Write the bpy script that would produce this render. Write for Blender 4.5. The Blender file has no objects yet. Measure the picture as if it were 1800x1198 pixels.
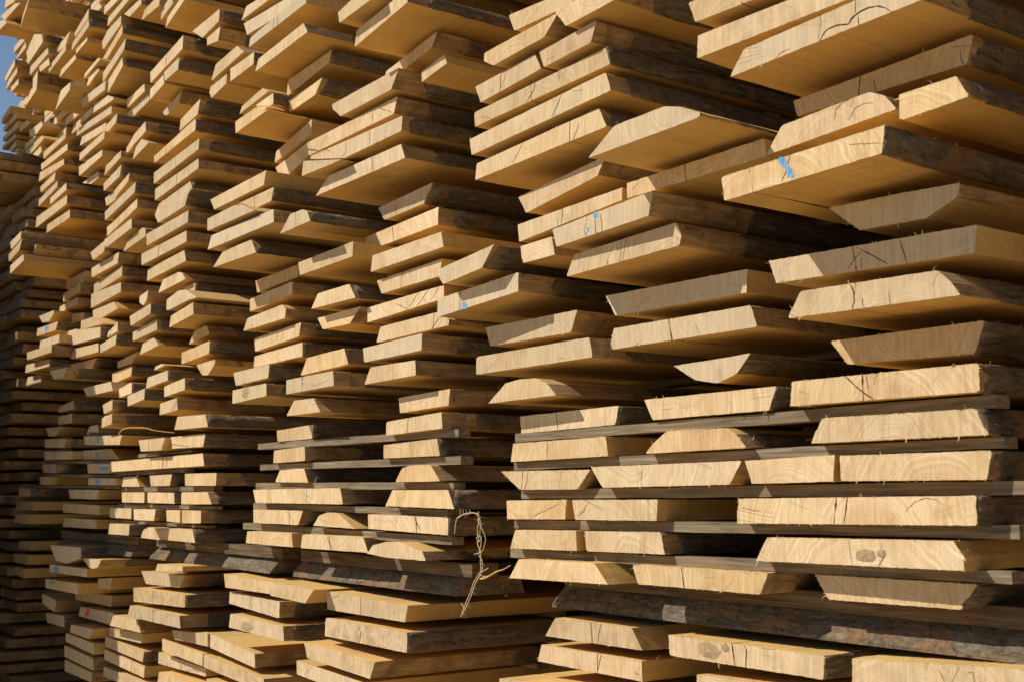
# A yard of air-drying beech boards, stacked with spacer sticks, seen along the stacks in low sun.
import bpy, math, random
from mathutils import Vector, Matrix, noise

random.seed(7)
EYE = 1.55                      # eye height above the ground, metres

CAM_BACK = 1.8267
CAM_AXES = [[0.581538, 0.102803, 0.806997], [0.813519, -0.073488, -0.576876], [0.0, 0.991983, -0.126368]]
LENS = 42.547
CRACKS = [
 [2,0.0016,[-1.4684,0.8575,-1.4564,0.8716,-1.4428,0.8775,-1.4221,0.8777,-1.3966,0.8709,-1.3882,0.8789,-1.3705,0.8858,-1.349,0.8871,-1.3282,0.8824,-1.3113,0.8737,-1.2965,0.8592]],
 [2,0.0006,[-1.5812,0.8582,-1.5676,0.8664,-1.5512,0.8685,-1.539,0.868]],
 [2,0.0008,[-1.3791,0.9127,-1.3784,0.8864]],
 [2,0.0008,[-1.3737,0.8787,-1.3731,0.8601]],
 [2,0.0005,[-1.4642,0.9151,-1.4611,0.8967,-1.4701,0.8649]],
 [5,0.0006,[-1.4824,0.719,-1.4779,0.7368,-1.466,0.7462,-1.4431,0.751]],
 [5,0.0005,[-1.4487,0.7103,-1.433,0.728,-1.4107,0.7329,-1.3891,0.7286]],
 [6,0.001,[-1.4851,0.6277,-1.493,0.6007,-1.5061,0.5823]],
 [6,0.0005,[-1.3494,0.6163,-1.2822,0.603]],
 [3,0.0009,[-1.4652,0.8171,-1.4611,0.7982,-1.4589,0.7879]],
 [3,0.0007,[-1.266,0.8205,-1.2702,0.8035,-1.266,0.7901,-1.2563,0.7857]],
 [8,0.001,[-1.4604,0.468,-1.424,0.4459,-1.3894,0.4233]],
 [8,0.0007,[-1.4482,0.4599,-1.4682,0.4423,-1.4839,0.4276]],
 [8,0.0006,[-1.4502,0.4486,-1.4506,0.4228]],
 [8,0.0009,[-1.3629,0.467,-1.3555,0.4421,-1.3497,0.4212]],
 [9,0.0012,[-1.4432,0.3901,-1.436,0.3726,-1.4347,0.3517]],
 [9,0.0007,[-1.4157,0.3595,-1.4168,0.3494,-1.413,0.34]],
 [9,0.0005,[-1.3578,0.362,-1.3555,0.34]],
 [11,0.0013,[-1.4844,0.2242,-1.4614,0.2036,-1.4369,0.1851,-1.4162,0.1726]],
 [11,0.0007,[-1.437,0.2233,-1.4341,0.209,-1.4311,0.1955]],
 [11,0.0004,[-1.4103,0.2232,-1.4201,0.2035]],
 [16,0.0004,[-1.4832,-0.0819,-1.4805,-0.1049,-1.4761,-0.1262]],
 [16,0.0008,[-1.4186,-0.1273,-1.4087,-0.1134,-1.4014,-0.1033]],
 [33,0.0009,[-2.1372,0.6537,-2.1306,0.6298,-2.1298,0.607]],
 [33,0.0005,[-2.1859,0.6553,-2.1981,0.6269,-2.1942,0.6089]],
 [34,0.0006,[-2.0852,0.5905,-2.0912,0.5672,-2.1001,0.5388]],
 [34,0.0008,[-2.154,0.5512,-2.1513,0.5375]],
 [31,0.0011,[-2.3922,0.7309,-2.391,0.708,-2.3978,0.6898]],
 [36,0.0004,[-1.9581,0.3816,-1.9437,0.3531]],
 [38,0.0003,[-2.8125,0.4873,-2.6271,0.5254]],
 [26,0.0011,[-2.3279,1.0054,-2.3476,0.9785,-2.3729,0.954]],
 [25,0.0014,[-2.4406,1.0758,-2.4477,1.0479,-2.4812,1.0228]],
 [25,0.0007,[-2.3477,1.0699,-2.34,1.0469]],
 [27,0.0008,[-2.518,0.9274,-2.5431,0.9009,-2.5684,0.8807]],
 [27,0.0009,[-2.2805,0.9165,-2.3062,0.8802]],
 [24,0.0006,[-2.5604,1.1354,-2.59,1.0909]],
 [53,0.001,[-2.2385,-0.2988,-2.2458,-0.3212,-2.2497,-0.347]],
 [55,0.0009,[-2.2427,-0.3666,-2.2578,-0.4098]],
 [55,0.0007,[-2.3289,-0.4013,-2.3231,-0.4173]],
 [54,0.0016,[-1.776,-0.3023,-1.7697,-0.3095,-1.7731,-0.3474]],
 [56,0.0006,[-1.3183,-0.2961,-1.3053,-0.3179]],
 [56,0.0006,[-1.2612,-0.2975,-1.2505,-0.295,-1.2469,-0.3101]],
 [49,0.0005,[-2.4944,-0.0578,-2.4214,-0.0353,-2.3637,-0.0175]],
 [50,0.0005,[-2.2679,-0.0114,-2.2325,-0.0224,-2.1921,-0.0368]],
 [50,0.0006,[-2.2924,-0.0491,-2.2682,-0.0338,-2.259,-0.0207]],
 [47,0.0008,[-2.4945,0.0629,-2.5013,0.0397,-2.5103,0.015]],
 [15,0.0005,[-1.7555,-0.0241,-1.6998,-0.0331]],
 [15,0.0005,[-1.3548,-0.0279,-1.3342,-0.0112,-1.3112,-0.0042,-1.289,-0.0069,-1.2769,-0.0163]],
 [15,0.0012,[-1.4824,-0.0025,-1.4851,-0.0235,-1.4925,-0.0512]],
 [74,0.001,[-3.3241,1.2277,-3.3175,1.1814]],
 [75,0.0012,[-3.2979,1.147,-3.2965,1.1027]],
 [75,0.0008,[-3.4636,1.1536,-3.4678,1.1198,-3.4951,1.1047]],
 [74,0.0009,[-3.2879,1.2259,-3.1864,1.181]],
 [77,0.0014,[-3.3009,1.0662,-3.2912,1.0177]],
 [63,0.0005,[-3.0452,1.4334,-3.0351,1.4103]],
 [61,0.0012,[-4.0337,1.7726,-4.0352,1.7269]],
 [98,0.0009,[-3.2074,0.5856,-3.1354,0.5583]],
 [98,0.0008,[-3.0671,0.6048,-3.1262,0.5644]],
 [98,0.0008,[-3.0088,0.6062,-3.089,0.5573]],
 [98,0.0006,[-2.9562,0.6035,-3.0169,0.56]],
 [99,0.0013,[-2.986,0.5153,-3.0252,0.4869]],
 [100,0.0006,[-4.1705,0.5974,-4.1751,0.5562]],
 [100,0.0006,[-4.1018,0.6077,-4.1271,0.5691]],
 [100,0.0005,[-4.0611,0.609,-4.0724,0.5692]],
 [83,0.0014,[-4.3484,1.1188,-4.2742,1.1015,-4.2282,1.0813,-4.1966,1.0696]],
 [175,0.0012,[-5.2721,1.1193,-5.2388,1.0941,-5.2002,1.0726]],
 [174,0.0007,[-5.1823,1.1779,-5.1734,1.1505]],
 [107,0.0016,[-3.6792,0.3953,-3.6903,0.3776,-3.6717,0.3629]],
 [107,0.0004,[-3.6423,0.366,-3.5838,0.3565,-3.4941,0.3677]],
 [106,0.0016,[-4.2523,0.4013,-4.2219,0.3844,-4.2349,0.3617]],
 [120,0.0014,[-3.0684,-0.0604,-3.0547,-0.0784,-3.0367,-0.0985]],
 [122,0.0016,[-3.576,-0.128,-3.564,-0.1479,-3.5354,-0.172]],
 [118,0.0008,[-3.9207,-0.053,-3.8816,-0.0715,-3.8554,-0.0927]],
 [116,0.0009,[-3.7474,0.0219,-3.745,-0.0267]],
 [126,0.0007,[-3.4863,-0.3029,-3.5126,-0.3179,-3.5504,-0.3269]],
 [127,0.0018,[-4.2013,-0.3692,-4.2009,-0.4172]],
 [128,0.0018,[-3.346,-0.3963,-3.3302,-0.4162,-3.3393,-0.4453]],
 [117,0.0005,[-3.1423,0.0091,-3.1183,-0.0326]],
 [199,0.0012,[-5.0871,0.1666,-5.0881,0.1202]],
 [199,0.0007,[-5.2862,0.1656,-5.2748,0.1403,-5.2843,0.1155]],
 [195,0.0009,[-4.9934,0.3942,-5.0694,0.3582]],
 [135,0.001,[-5.1127,-0.3979,-5.1334,-0.4229,-5.1543,-0.4481]],
 [136,0.0009,[-5.0734,-0.5351,-5.0763,-0.477,-4.9141,-0.4591]],
 [138,0.001,[-4.8716,-0.6146,-4.8565,-0.6619]],
 [139,0.001,[-4.982,-0.6834,-4.9538,-0.728]],
 [139,0.0008,[-4.9454,-0.7251,-4.9144,-0.7121,-4.8415,-0.7,-4.7591,-0.6999]],
 [129,0.0008,[-4.139,-0.4375,-4.1447,-0.4779]],
 [163,0.001,[-5.1138,1.952,-5.1082,1.8976]],
 [163,0.0004,[-5.0475,1.9447,-5.0331,1.9186]],
]
KNOTS = [
 [54,-1.8805,-0.3238,0.0347,0.0163],
 [54,-1.8319,-0.3125,0.0127,0.0096],
 [16,-1.445,-0.1092,0.0245,0.0128],
 [16,-1.41,-0.1036,0.011,0.0079],
 [129,-4.186,-0.4681,0.0555,0.0178],
 [106,-4.2361,0.3795,0.0321,0.0238],
]
BOARDS = [
 [0,-1.6164,-0.0377,1.0331,[-0.2222,0.0361,0.2091,0.0116,0.2146,-0.033,-0.2014,-0.0148],"s",0.35,"","medium-wide pale bark-edged board with a cracked end, first from top, rightmost column, nearest stack",10822],
 [1,-1.5841,-0.0263,0.9613,[-0.2413,0.0316,0.2443,0.0156,0.2422,-0.0282,-0.2452,-0.0191],"w",0,"","broad pale waney-edged board, second from top, rightmost column, nearest stack",13034],
 [2,-1.4604,-0.0561,0.8852,[-0.2035,0.0208,0.2215,0.0287,0.2271,-0.0228,-0.2451,-0.0266],"w",0,"Kg","broad greyed waney-edged board with a long curved crack, third from top, rightmost column, nearest stack",14554],
 [3,-1.4576,0.1,0.811,[-0.215,0.0171,0.2171,0.0271,0.2012,-0.0253,-0.2034,-0.0189],"s",0.4,"","medium-wide pale bark-edged board with a cracked end, fourth from top, rightmost column, nearest stack",12073],
 [4,-1.2698,0.0029,0.7071,[-0.0653,0.0224,0.0539,0.0241,0.0767,-0.0195,-0.0653,-0.0271],"s",0,"f","narrow fresh pale bark-edged board, fifth from top, rightmost column, nearest stack",6602],
 [5,-1.4761,-0.0005,0.7245,[-0.1401,0.0175,0.0754,0.0278,0.1123,0.0109,0.137,-0.0215,-0.1846,-0.0348],"w",0,"","medium-wide pale waney-edged board, sixth from top, rightmost column, nearest stack",8979],
 [6,-1.4668,-0.128,0.6044,[-0.195,0.0209,0.1958,0.0281,0.187,-0.0203,-0.1878,-0.0287],"s",0.2,"","medium-wide pale bark-edged board with a blue paint bar, seventh from top, rightmost column, nearest stack",12924],
 [7,-1.3622,0.0377,0.532,[-0.1742,0.029,-0.0109,0.0241,0.1224,0.0168,0.1148,-0.0074,0.048,-0.0336,-0.1001,-0.0289],"w",0,"g","medium-wide greyed waney-edged board, eighth from top, rightmost column, nearest stack",9582],
 [8,-1.4394,0.0231,0.4458,[-0.2398,0.0299,0.2347,0.0188,0.2274,-0.0302,-0.2223,-0.0186],"n",0.45,"g","broad greyed bare-edged board with a cracked end, ninth from top, rightmost column, nearest stack",16002],
 [9,-1.3723,-0.0199,0.3658,[-0.1907,0.0273,0.1164,0.0213,0.1405,0.001,0.1606,-0.0279,-0.2268,-0.0218],"w",0.42,"","medium-wide pale waney-edged board with a cracked end, tenth from top, rightmost column, nearest stack",12888],
 [10,-1.4077,0.089,0.2796,[-0.1782,0.0263,0.1694,0.027,0.1459,-0.0299,-0.1371,-0.0235],"s",0,"","medium-wide pale bark-edged board, eleventh from top, rightmost column, nearest stack",12475],
 [11,-1.4099,0.0061,0.1987,[-0.2047,0.024,0.2079,0.0244,0.2067,-0.0243,-0.2098,-0.0241],"s",0.42,"f","medium-wide fresh pale bark-edged board with a cracked end, twelfth from top, rightmost column, nearest stack",15385],
 [12,-1.3789,0.0084,0.1237,[-0.1618,0.0235,0.1666,0.0227,0.188,-0.0224,-0.1928,-0.0238],"s",0,"f","medium-wide fresh pale bark-edged board, 13th from top, rightmost column, nearest stack",13097],
 [13,-1.6221,0.0008,0.0491,[-0.1175,0.0211,0.1114,0.0271,0.1056,-0.0227,-0.0995,-0.0255],"n",0,"f","narrow fresh pale bare-edged board, 15th from top, rightmost column, nearest stack",6534],
 [14,-1.3461,0.006,0.0505,[-0.1541,0.0237,0.1597,0.0241,0.1467,-0.0243,-0.1524,-0.0236],"s",0,"f","medium-wide fresh pale bark-edged board, 14th from top, rightmost column, nearest stack",12339],
 [15,-1.4882,-0.0017,-0.0282,[-0.273,0.0217,0.2762,0.0281,0.2758,-0.0218,-0.279,-0.028],"s",0.46,"f","broad fresh pale bark-edged board with a cracked end, 16th from top, rightmost column, nearest stack",20294],
 [16,-1.4296,-0.0005,-0.1032,[-0.2541,0.0207,0.1673,0.0265,0.1859,0.002,0.186,-0.023,-0.2852,-0.0261],"n",0,"fk","broad fresh pale bare-edged board, 17th from top, rightmost column, nearest stack",16425],
 [17,-1.4313,0.0492,-0.1744,[-0.1756,0.0224,0.1772,0.0233,0.1409,-0.022,-0.1425,-0.0237],"s",0,"f","medium-wide fresh pale bark-edged board, 18th from top, rightmost column, nearest stack",11421],
 [18,-2.3413,-0.0249,-0.1798,[-0.152,0.0218,0.1496,0.0255,0.1969,-0.0201,-0.1944,-0.0272],"n",0,"f","medium-wide fresh pale bare-edged board, eleventh from top, second column from left, nearest stack",5472],
 [19,-1.892,0.0033,-0.1749,[-0.1999,0.0206,0.2022,0.0219,0.1797,-0.0211,-0.182,-0.0214],"s",0.4,"f","pale bark-edged board with a cracked end, seventh from top, third column from left, nearest stack",8072],
 [20,-2.3589,-0.0049,1.2527,[-0.2081,0.0398,0.1955,0.0038,0.195,-0.0304,-0.1823,-0.0132],"w",0.7,"","pale waney-edged board with a cracked end, first from top, second column from left, nearest stack",4539],
 [21,-2.5144,-0.0305,1.1816,[-0.1289,0.0216,0.204,0.0253,0.1443,-0.0201,-0.0868,-0.027,-0.1326,0.0002],"w",0,"","medium-wide pale waney-edged board, first from top, first column from left, nearest stack",3436],
 [22,-2.1763,-0.0439,1.1811,[-0.1329,0.0243,0.1168,0.0276,0.1045,-0.0244,-0.0883,-0.0275],"s",0,"","narrow pale bark-edged board, second from top, second column from left, nearest stack",3694],
 [23,-2.2893,-0.0216,1.1148,[-0.1165,0.0198,0.1173,0.0279,0.0955,-0.0212,-0.0964,-0.0264],"s",0,"","narrow pale bark-edged board, third from top, second column from left, nearest stack",2984],
 [24,-2.5624,-0.0121,1.1105,[-0.1539,0.0204,0.1267,0.0289,0.1539,-0.0176,-0.1268,-0.0317],"n",0.4,"","pale bare-edged board with a cracked end, second from top, first column from left, nearest stack",3371],
 [25,-2.434,-0.006,1.0446,[-0.2869,0.0133,0.2781,0.0305,0.2922,-0.0153,-0.2834,-0.0285],"s",0.45,"","pale bark-edged board with a cracked end, third from top, first column from left, nearest stack",6747],
 [26,-2.4487,-0.0056,0.9759,[-0.3106,0.0164,0.2972,0.0326,0.314,-0.0174,-0.3006,-0.0316],"s",0.65,"","pale bark-edged board with a cracked end, fourth from top, first column from left, nearest stack",8068],
 [27,-2.466,0.0093,0.9033,[-0.2736,0.0162,0.2628,0.0334,0.2919,-0.0198,-0.2812,-0.0298],"s",0.75,"","pale bark-edged board with a cracked end, fifth from top, first column from left, nearest stack",7373],
 [28,-1.8196,-0.1565,0.7734,[-0.1315,0.0253,0.0251,0.0262,0.0721,0.0136,0.1307,-0.0152,0.1283,-0.0234,-0.2248,-0.0265],"w",0,"","medium-wide pale waney-edged board, first from top, third column from left, nearest stack",6176],
 [29,-2.4307,0.0648,0.7975,[-0.1893,0.01,0.1867,0.0373,0.1554,-0.0062,-0.1528,-0.0411],"w",0,"","medium-wide pale waney-edged board, sixth from top, first column from left, nearest stack",4432],
 [30,-1.8834,0.0062,0.7092,[-0.2134,0.0158,0.2093,0.022,0.2166,-0.0173,-0.2124,-0.0205],"n",0.45,"","pale bare-edged board with a cracked end, second from top, third column from left, nearest stack",7127],
 [31,-2.3707,0.0417,0.7076,[-0.2195,0.0143,0.2176,0.025,0.2142,-0.0054,-0.2123,-0.0338],"n",0.4,"f","pale bare-edged board with a cracked end, fourth from top, second column from left, nearest stack",4880],
 [32,-2.4969,0.0388,0.6358,[-0.0728,0.0229,0.0627,0.0258,0.0757,-0.0241,-0.0657,-0.0246],"n",0,"f","narrow fresh pale bare-edged board, seventh from top, first column from left, nearest stack",1790],
 [33,-2.1375,-0.0449,0.6346,[-0.1874,0.0152,0.188,0.0351,0.1712,-0.0191,-0.1717,-0.0312],"w",0.45,"g","greyed waney-edged board with blue paint marks, fifth from top, second column from left, nearest stack",6449],
 [34,-2.064,-0.0094,0.5648,[-0.2122,0.0177,0.1435,0.0326,0.1604,0.0029,0.1523,-0.0205,-0.244,-0.0326],"w",0.5,"","pale waney-edged board with a cracked end, sixth from top, second column from left, nearest stack",7279],
 [35,-2.0316,0.0871,0.4612,[-0.2442,0.0286,0.2286,0.024,0.2246,-0.0275,-0.209,-0.0252],"n",0,"g","broad greyed bare-edged board, seventh from top, second column from left, nearest stack",9442],
 [36,-2.0161,0.0814,0.3792,[-0.2273,0.0255,0.2272,0.0241,0.246,-0.0242,-0.246,-0.0253],"w",0.45,"g","greyed waney-edged board with a cracked end, eighth from top, second column from left, nearest stack",9548],
 [37,-2.7409,-0.0337,0.6207,[-0.1458,0.0126,0.1541,0.0372,0.0948,-0.0175,-0.1031,-0.0323],"s",0,"g","medium-wide greyed bark-edged board, eighth from top, first column from left, nearest stack",2706],
 [38,-2.7402,0.0096,0.5459,[-0.1932,0.0156,0.1929,0.0363,0.1928,-0.0144,-0.1925,-0.0376],"s",0.3,"g","bark-edged board with a small blue spot, ninth from top, first column from left, nearest stack",4484],
 [39,-2.5989,0.0866,0.4423,[-0.2125,0.0287,0.2138,0.0255,0.1873,-0.0286,-0.1885,-0.0256],"w",0,"g","medium-wide greyed waney-edged board, tenth from top, first column from left, nearest stack",5478],
 [40,-2.5035,0.0209,0.3547,[-0.2451,0.0227,0.2393,0.0261,0.2507,-0.0233,-0.2448,-0.0255],"s",0.35,"g","greyed bark-edged board with a cracked end, eleventh from top, first column from left, nearest stack",6571],
 [41,-1.9155,0.0977,0.2784,[-0.1345,0.0192,0.018,0.0218,0.1079,0.0256,0.0647,-0.0154,0.0066,-0.0318,-0.0627,-0.0194],"s",0,"g","narrow greyed bark-edged board, third from top, third column from left, nearest stack",3644],
 [42,-2.4967,-0.0014,0.2753,[-0.0853,0.0165,-0.0217,0.022,0.0466,0.0195,0.0929,0.0031,0.1315,-0.0292,-0.1642,-0.0318],"w",0,"","medium-wide pale waney-edged board, twelfth from top, first column from left, nearest stack",3042],
 [43,-2.396,0.054,0.1872,[-0.2024,0.0204,0.2062,0.0245,0.1916,-0.0199,-0.1954,-0.025],"s",0.4,"f","pale bark-edged board with a cracked end, 13th from top, first column from left, nearest stack",5426],
 [44,-1.8729,0.0284,0.1946,[-0.1995,0.0224,0.1975,0.025,0.1758,-0.0225,-0.1738,-0.0248],"s",0,"f","medium-wide fresh pale bark-edged board, fourth from top, third column from left, nearest stack",8441],
 [45,-2.3895,0.0187,0.1128,[-0.192,0.0215,0.1928,0.025,0.2019,-0.0209,-0.2027,-0.0256],"n",0.4,"f","pale bare-edged board with a cracked end, 14th from top, first column from left, nearest stack",5666],
 [46,-1.9088,0.0137,0.1224,[-0.0781,0.0182,-0.0551,0.0197,0.1081,0.0179,0.1348,0.0043,0.1627,-0.0251,-0.1496,-0.0287,-0.1227,-0.0064],"s",0,"f","medium-wide fresh pale bark-edged board, fifth from top, third column from left, nearest stack",5498],
 [47,-2.4237,0.0084,0.0384,[-0.1876,0.0239,0.1727,0.023,0.1221,-0.0235,-0.1072,-0.0234],"s",0.25,"f","pale bark-edged board with a cracked end, 15th from top, first column from left, nearest stack",4177],
 [48,-1.9937,0.0038,0.0445,[-0.2504,0.0224,0.2473,0.0259,0.2103,-0.022,-0.2072,-0.0263],"s",0.37,"f","pale bark-edged board with a cracked end, sixth from top, third column from left, nearest stack",9700],
 [49,-2.4691,0.0106,-0.0354,[-0.1259,0.0222,0.1274,0.0249,0.1207,-0.0221,-0.1223,-0.0251],"n",0,"f","narrow fresh pale bare-edged board, 16th from top, first column from left, nearest stack",3438],
 [50,-2.1625,0.0078,-0.0332,[-0.1539,0.0224,0.1504,0.0244,0.1457,-0.0225,-0.1422,-0.0243],"n",0,"f","medium-wide fresh pale bare-edged board, ninth from top, second column from left, nearest stack",5266],
 [51,-2.4249,0.0024,-0.109,[-0.1199,0.0219,0.1298,0.0257,0.1323,-0.022,-0.1422,-0.0256],"n",0,"f","narrow fresh pale bare-edged board, 17th from top, first column from left, nearest stack",3829],
 [52,-2.142,0.0165,-0.1061,[-0.1375,0.0221,0.129,0.0256,0.1407,-0.0223,-0.1321,-0.0254],"s",0,"fk","narrow fresh pale bark-edged board, tenth from top, second column from left, nearest stack",5027],
 [53,-2.2715,0.0288,-0.3219,[-0.137,0.0241,0.1397,0.0233,0.1764,-0.0239,-0.1791,-0.0235],"n",0.5,"o","medium-wide pale bare-edged board with a cracked end, first from top, left column, nearest lower tier",5382],
 [54,-1.7862,0.0243,-0.3237,[-0.22,0.021,0.2213,0.023,0.2157,-0.0214,-0.217,-0.0226],"s",0.45,"ko","medium-wide pale bark-edged board with a cracked end, first from top, right column, nearest lower tier",10825],
 [55,-2.2929,0.0339,-0.3912,[-0.1841,0.0218,0.1916,0.0218,0.1934,-0.023,-0.2008,-0.0205],"n",0.6,"o","medium-wide pale bare-edged board with a cracked end, second from top, left column, nearest lower tier",5990],
 [56,-1.2902,0.0209,-0.3077,[-0.2126,0.0094,0.2151,0.0328,0.2127,-0.0072,-0.2152,-0.035],"n",0,"o","medium-wide pale bare-edged board, second from top, right column, nearest lower tier",17199],
 [57,-2.2889,-0.0371,-0.4661,[-0.2623,0.0123,0.2662,0.0324,0.2653,-0.0107,-0.2691,-0.034],"n",0,"o","broad pale bare-edged board, third from top, left column, nearest lower tier",8625],
 [58,-1.7516,0.0206,-0.3896,[-0.1596,0.0139,0.1609,0.0248,0.1593,-0.0134,-0.1607,-0.0253],"n",0,"o","medium-wide pale bare-edged board, third from top, right column, nearest lower tier",7242],
 [59,-4.2097,0.0136,1.9179,[-0.1984,0.0292,0.2405,0.0019,0.2007,-0.0173,-0.2429,-0.0138],"n",0,"","broad pale bare-edged board, first from top, second column from left, second stack",1139],
 [60,-4.1264,0.0208,1.8395,[-0.3204,0.0505,0.3015,0.002,0.3036,-0.0437,-0.2848,-0.0088],"n",0,"g","broad greyed bare-edged board, second from top, second column from left, second stack",2613],
 [61,-4.0408,-0.0208,1.7578,[-0.2469,0.0123,0.2523,0.0275,0.2545,-0.0176,-0.2598,-0.0222],"n",0.45,"g","greyed bare-edged board with a cracked end, third from top, second column from left, second stack",1792],
 [62,-3.1666,-0.1564,1.4905,[-0.1125,0.0115,0.0959,0.0358,0.117,-0.0212,-0.1004,-0.0261],"w",0,"","narrow pale waney-edged board, first from top, rightmost column, second stack",1538],
 [63,-3.0787,-0.1152,1.4264,[-0.1552,0.0111,0.1534,0.0342,0.1678,-0.0069,-0.166,-0.0384],"s",0,"","medium-wide pale bark-edged board, second from top, rightmost column, second stack",2324],
 [64,-3.9496,-0.0436,1.6227,[-0.1879,0.0106,0.1829,0.0322,0.2164,-0.0106,-0.2113,-0.0322],"w",0,"p","medium-wide pinkish waney-edged board, fourth from top, second column from left, second stack",1612],
 [65,-4.536,-0.0125,1.7528,[-0.1216,0.0213,0.1056,0.0307,0.1796,-0.0158,-0.1635,-0.0362],"w",0,"p","medium-wide pinkish waney-edged board, first from top, first column from left, second stack",1034],
 [66,-4.3821,-0.0107,1.6829,[-0.1196,0.0272,0.1198,0.0236,0.1184,-0.0239,-0.1185,-0.0269],"s",0,"p","narrow pinkish bark-edged board, second from top, first column from left, second stack",900],
 [67,-4.6533,-0.0049,1.6768,[-0.0688,0.0189,0.1035,0.0286,0.0967,-0.0116,-0.0541,-0.0325,-0.0774,-0.0034],"n",0,"p","narrow pinkish bare-edged board, third from top, first column from left, second stack",515],
 [68,-3.9619,0.0762,1.5538,[-0.1717,0.0192,0.1823,0.0327,0.1716,-0.0083,-0.1823,-0.0436],"s",0,"","medium-wide pale bark-edged board, fifth from top, second column from left, second stack",1715],
 [69,-3.9515,0.0548,1.4556,[-0.131,0.0195,0.1502,0.0297,0.0958,-0.0198,-0.1149,-0.0293],"s",0,"f","medium-wide fresh pale bark-edged board, sixth from top, second column from left, second stack",1219],
 [70,-4.1388,-0.0806,1.396,[-0.1169,0.0168,0.0637,0.0248,0.1668,-0.0116,-0.1135,-0.03],"n",0,"f","medium-wide fresh pale bare-edged board, eighth from top, second column from left, second stack",879],
 [71,-4.284,-0.0015,1.5216,[-0.1115,0.005,0.0912,0.0221,0.1535,-0.0066,-0.1332,-0.0204],"n",0,"","medium-wide pale bare-edged board, fourth from top, first column from left, second stack",553],
 [72,-4.1579,-0.0043,1.4733,[-0.0868,0.0161,0.0646,0.0233,0.0713,-0.019,-0.0491,-0.0204],"s",0,"f","narrow fresh pale bark-edged board, seventh from top, second column from left, second stack",464],
 [73,-3.3849,-0.0232,1.2792,[-0.1895,0.0303,0.2742,0.0208,0.2224,-0.035,-0.1242,-0.0281,-0.1829,0.012],"s",0,"","broad pale bark-edged board, first from top, third column from left, second stack",3246],
 [74,-3.4798,-0.0028,1.2048,[-0.3125,0.0262,0.3167,0.0234,0.2935,-0.0263,-0.2977,-0.0232],"s",0.7,"","pale bark-edged board with a cracked end, second from top, third column from left, second stack",3892],
 [75,-3.4318,-0.0217,1.1367,[-0.3003,0.0312,-0.0318,0.0196,0.3413,0.0056,0.3376,-0.0406,-0.0408,-0.0371,-0.306,0.0213],"s",0.6,"","pale bark-edged board with a cracked end, third from top, third column from left, second stack",3929],
 [76,-3.5978,-0.054,1.0971,[-0.1158,0.0415,0.1655,-0.0164,0.076,-0.0158,-0.1256,-0.0093],"n",0,"g","medium-wide greyed bare-edged board, fourth from top, third column from left, second stack",903],
 [77,-3.375,-0.0147,1.0402,[-0.2233,0.0281,0.2602,0.0215,0.2849,-0.0278,-0.3217,-0.0218],"w",0.6,"","broad pale waney-edged board with a cracked end, fifth from top, rightmost column, second stack",3787],
 [78,-4.0939,0.0822,1.3206,[-0.1522,-0.0002,0.1602,0.0488,0.1563,-0.0071,-0.1643,-0.0415],"n",0,"","medium-wide pale bare-edged board, ninth from top, second column from left, second stack",1370],
 [79,-4.1096,0.0905,1.248,[-0.1586,0.0158,0.1233,0.0459,0.1325,-0.0075,-0.0972,-0.0542],"n",0,"f","medium-wide fresh pale bare-edged board, tenth from top, second column from left, second stack",1541],
 [80,-3.1589,0.0359,1.3551,[-0.1498,0.0027,0.167,0.0392,0.1314,-0.0046,-0.1487,-0.0373],"w",0,"p","medium-wide pinkish waney-edged board, third from top, rightmost column, second stack",1840],
 [81,-2.9567,0.0,1.2591,[-0.0657,0.0074,0.0587,0.024,0.072,-0.0065,-0.0651,-0.0249],"n",0,"f","narrow fresh pale bare-edged board, fourth from top, rightmost column, second stack",750],
 [82,-4.3177,-0.0403,1.1583,[-0.2728,0.0235,0.2597,0.0272,0.2419,-0.0246,-0.2288,-0.0262],"n",0.75,"","pale bare-edged board with a cracked end, fifth from top, first column from left, second stack",2043],
 [83,-4.1472,-0.0269,1.0917,[-0.2104,0.0263,0.1342,0.0236,0.1124,-0.0252,-0.0361,-0.0247],"s",0.5,"","pale bark-edged board with a cracked end, eleventh from top, second column from left, second stack",1070],
 [84,-4.1698,-0.1316,1.028,[-0.2137,0.0232,0.0483,0.0255,0.1447,0.0047,0.2304,-0.0294,-0.2098,-0.024],"w",0,"g","medium-wide greyed waney-edged board, twelfth from top, second column from left, second stack",1575],
 [85,-4.1009,-0.1156,0.9599,[-0.2648,0.025,0.2786,0.0232,0.2852,-0.0234,-0.299,-0.0248],"w",0.7,"g","greyed waney-edged board with a cracked end, 13th from top, second column from left, second stack",2451],
 [86,-4.178,-0.0991,0.889,[-0.1198,0.0256,0.1446,0.0254,0.1899,-0.0291,-0.2147,-0.0219],"s",0,"","medium-wide pale bark-edged board, 14th from top, second column from left, second stack",1495],
 [87,-3.5704,-0.1383,0.9006,[-0.0596,0.0237,0.0297,0.0224,0.0709,0.0092,0.0955,-0.0267,-0.1366,-0.0285],"s",0.5,"g","greyed bark-edged board with a cracked end, fifth from top, third column from left, second stack",1058],
 [88,-3.2934,0.0876,0.8372,[-0.2314,0.0193,0.2312,0.0325,0.2301,-0.0223,-0.2299,-0.0295],"s",0.4,"f","broad fresh pale bark-edged board with a cracked end, seventh from top, rightmost column, second stack",3606],
 [89,-3.2538,0.0776,0.9154,[-0.1691,0.02,0.1747,0.0319,0.1202,-0.0241,-0.1259,-0.0279],"s",0.35,"","medium-wide pale bark-edged board with a cracked end, sixth from top, rightmost column, second stack",2333],
 [90,-3.078,-0.018,0.7202,[-0.2041,0.0226,0.2028,0.0254,0.2161,-0.0205,-0.2148,-0.0275],"n",0.6,"f","medium-wide fresh pale bare-edged board with a cracked end, eighth from top, rightmost column, second stack",3486],
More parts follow.
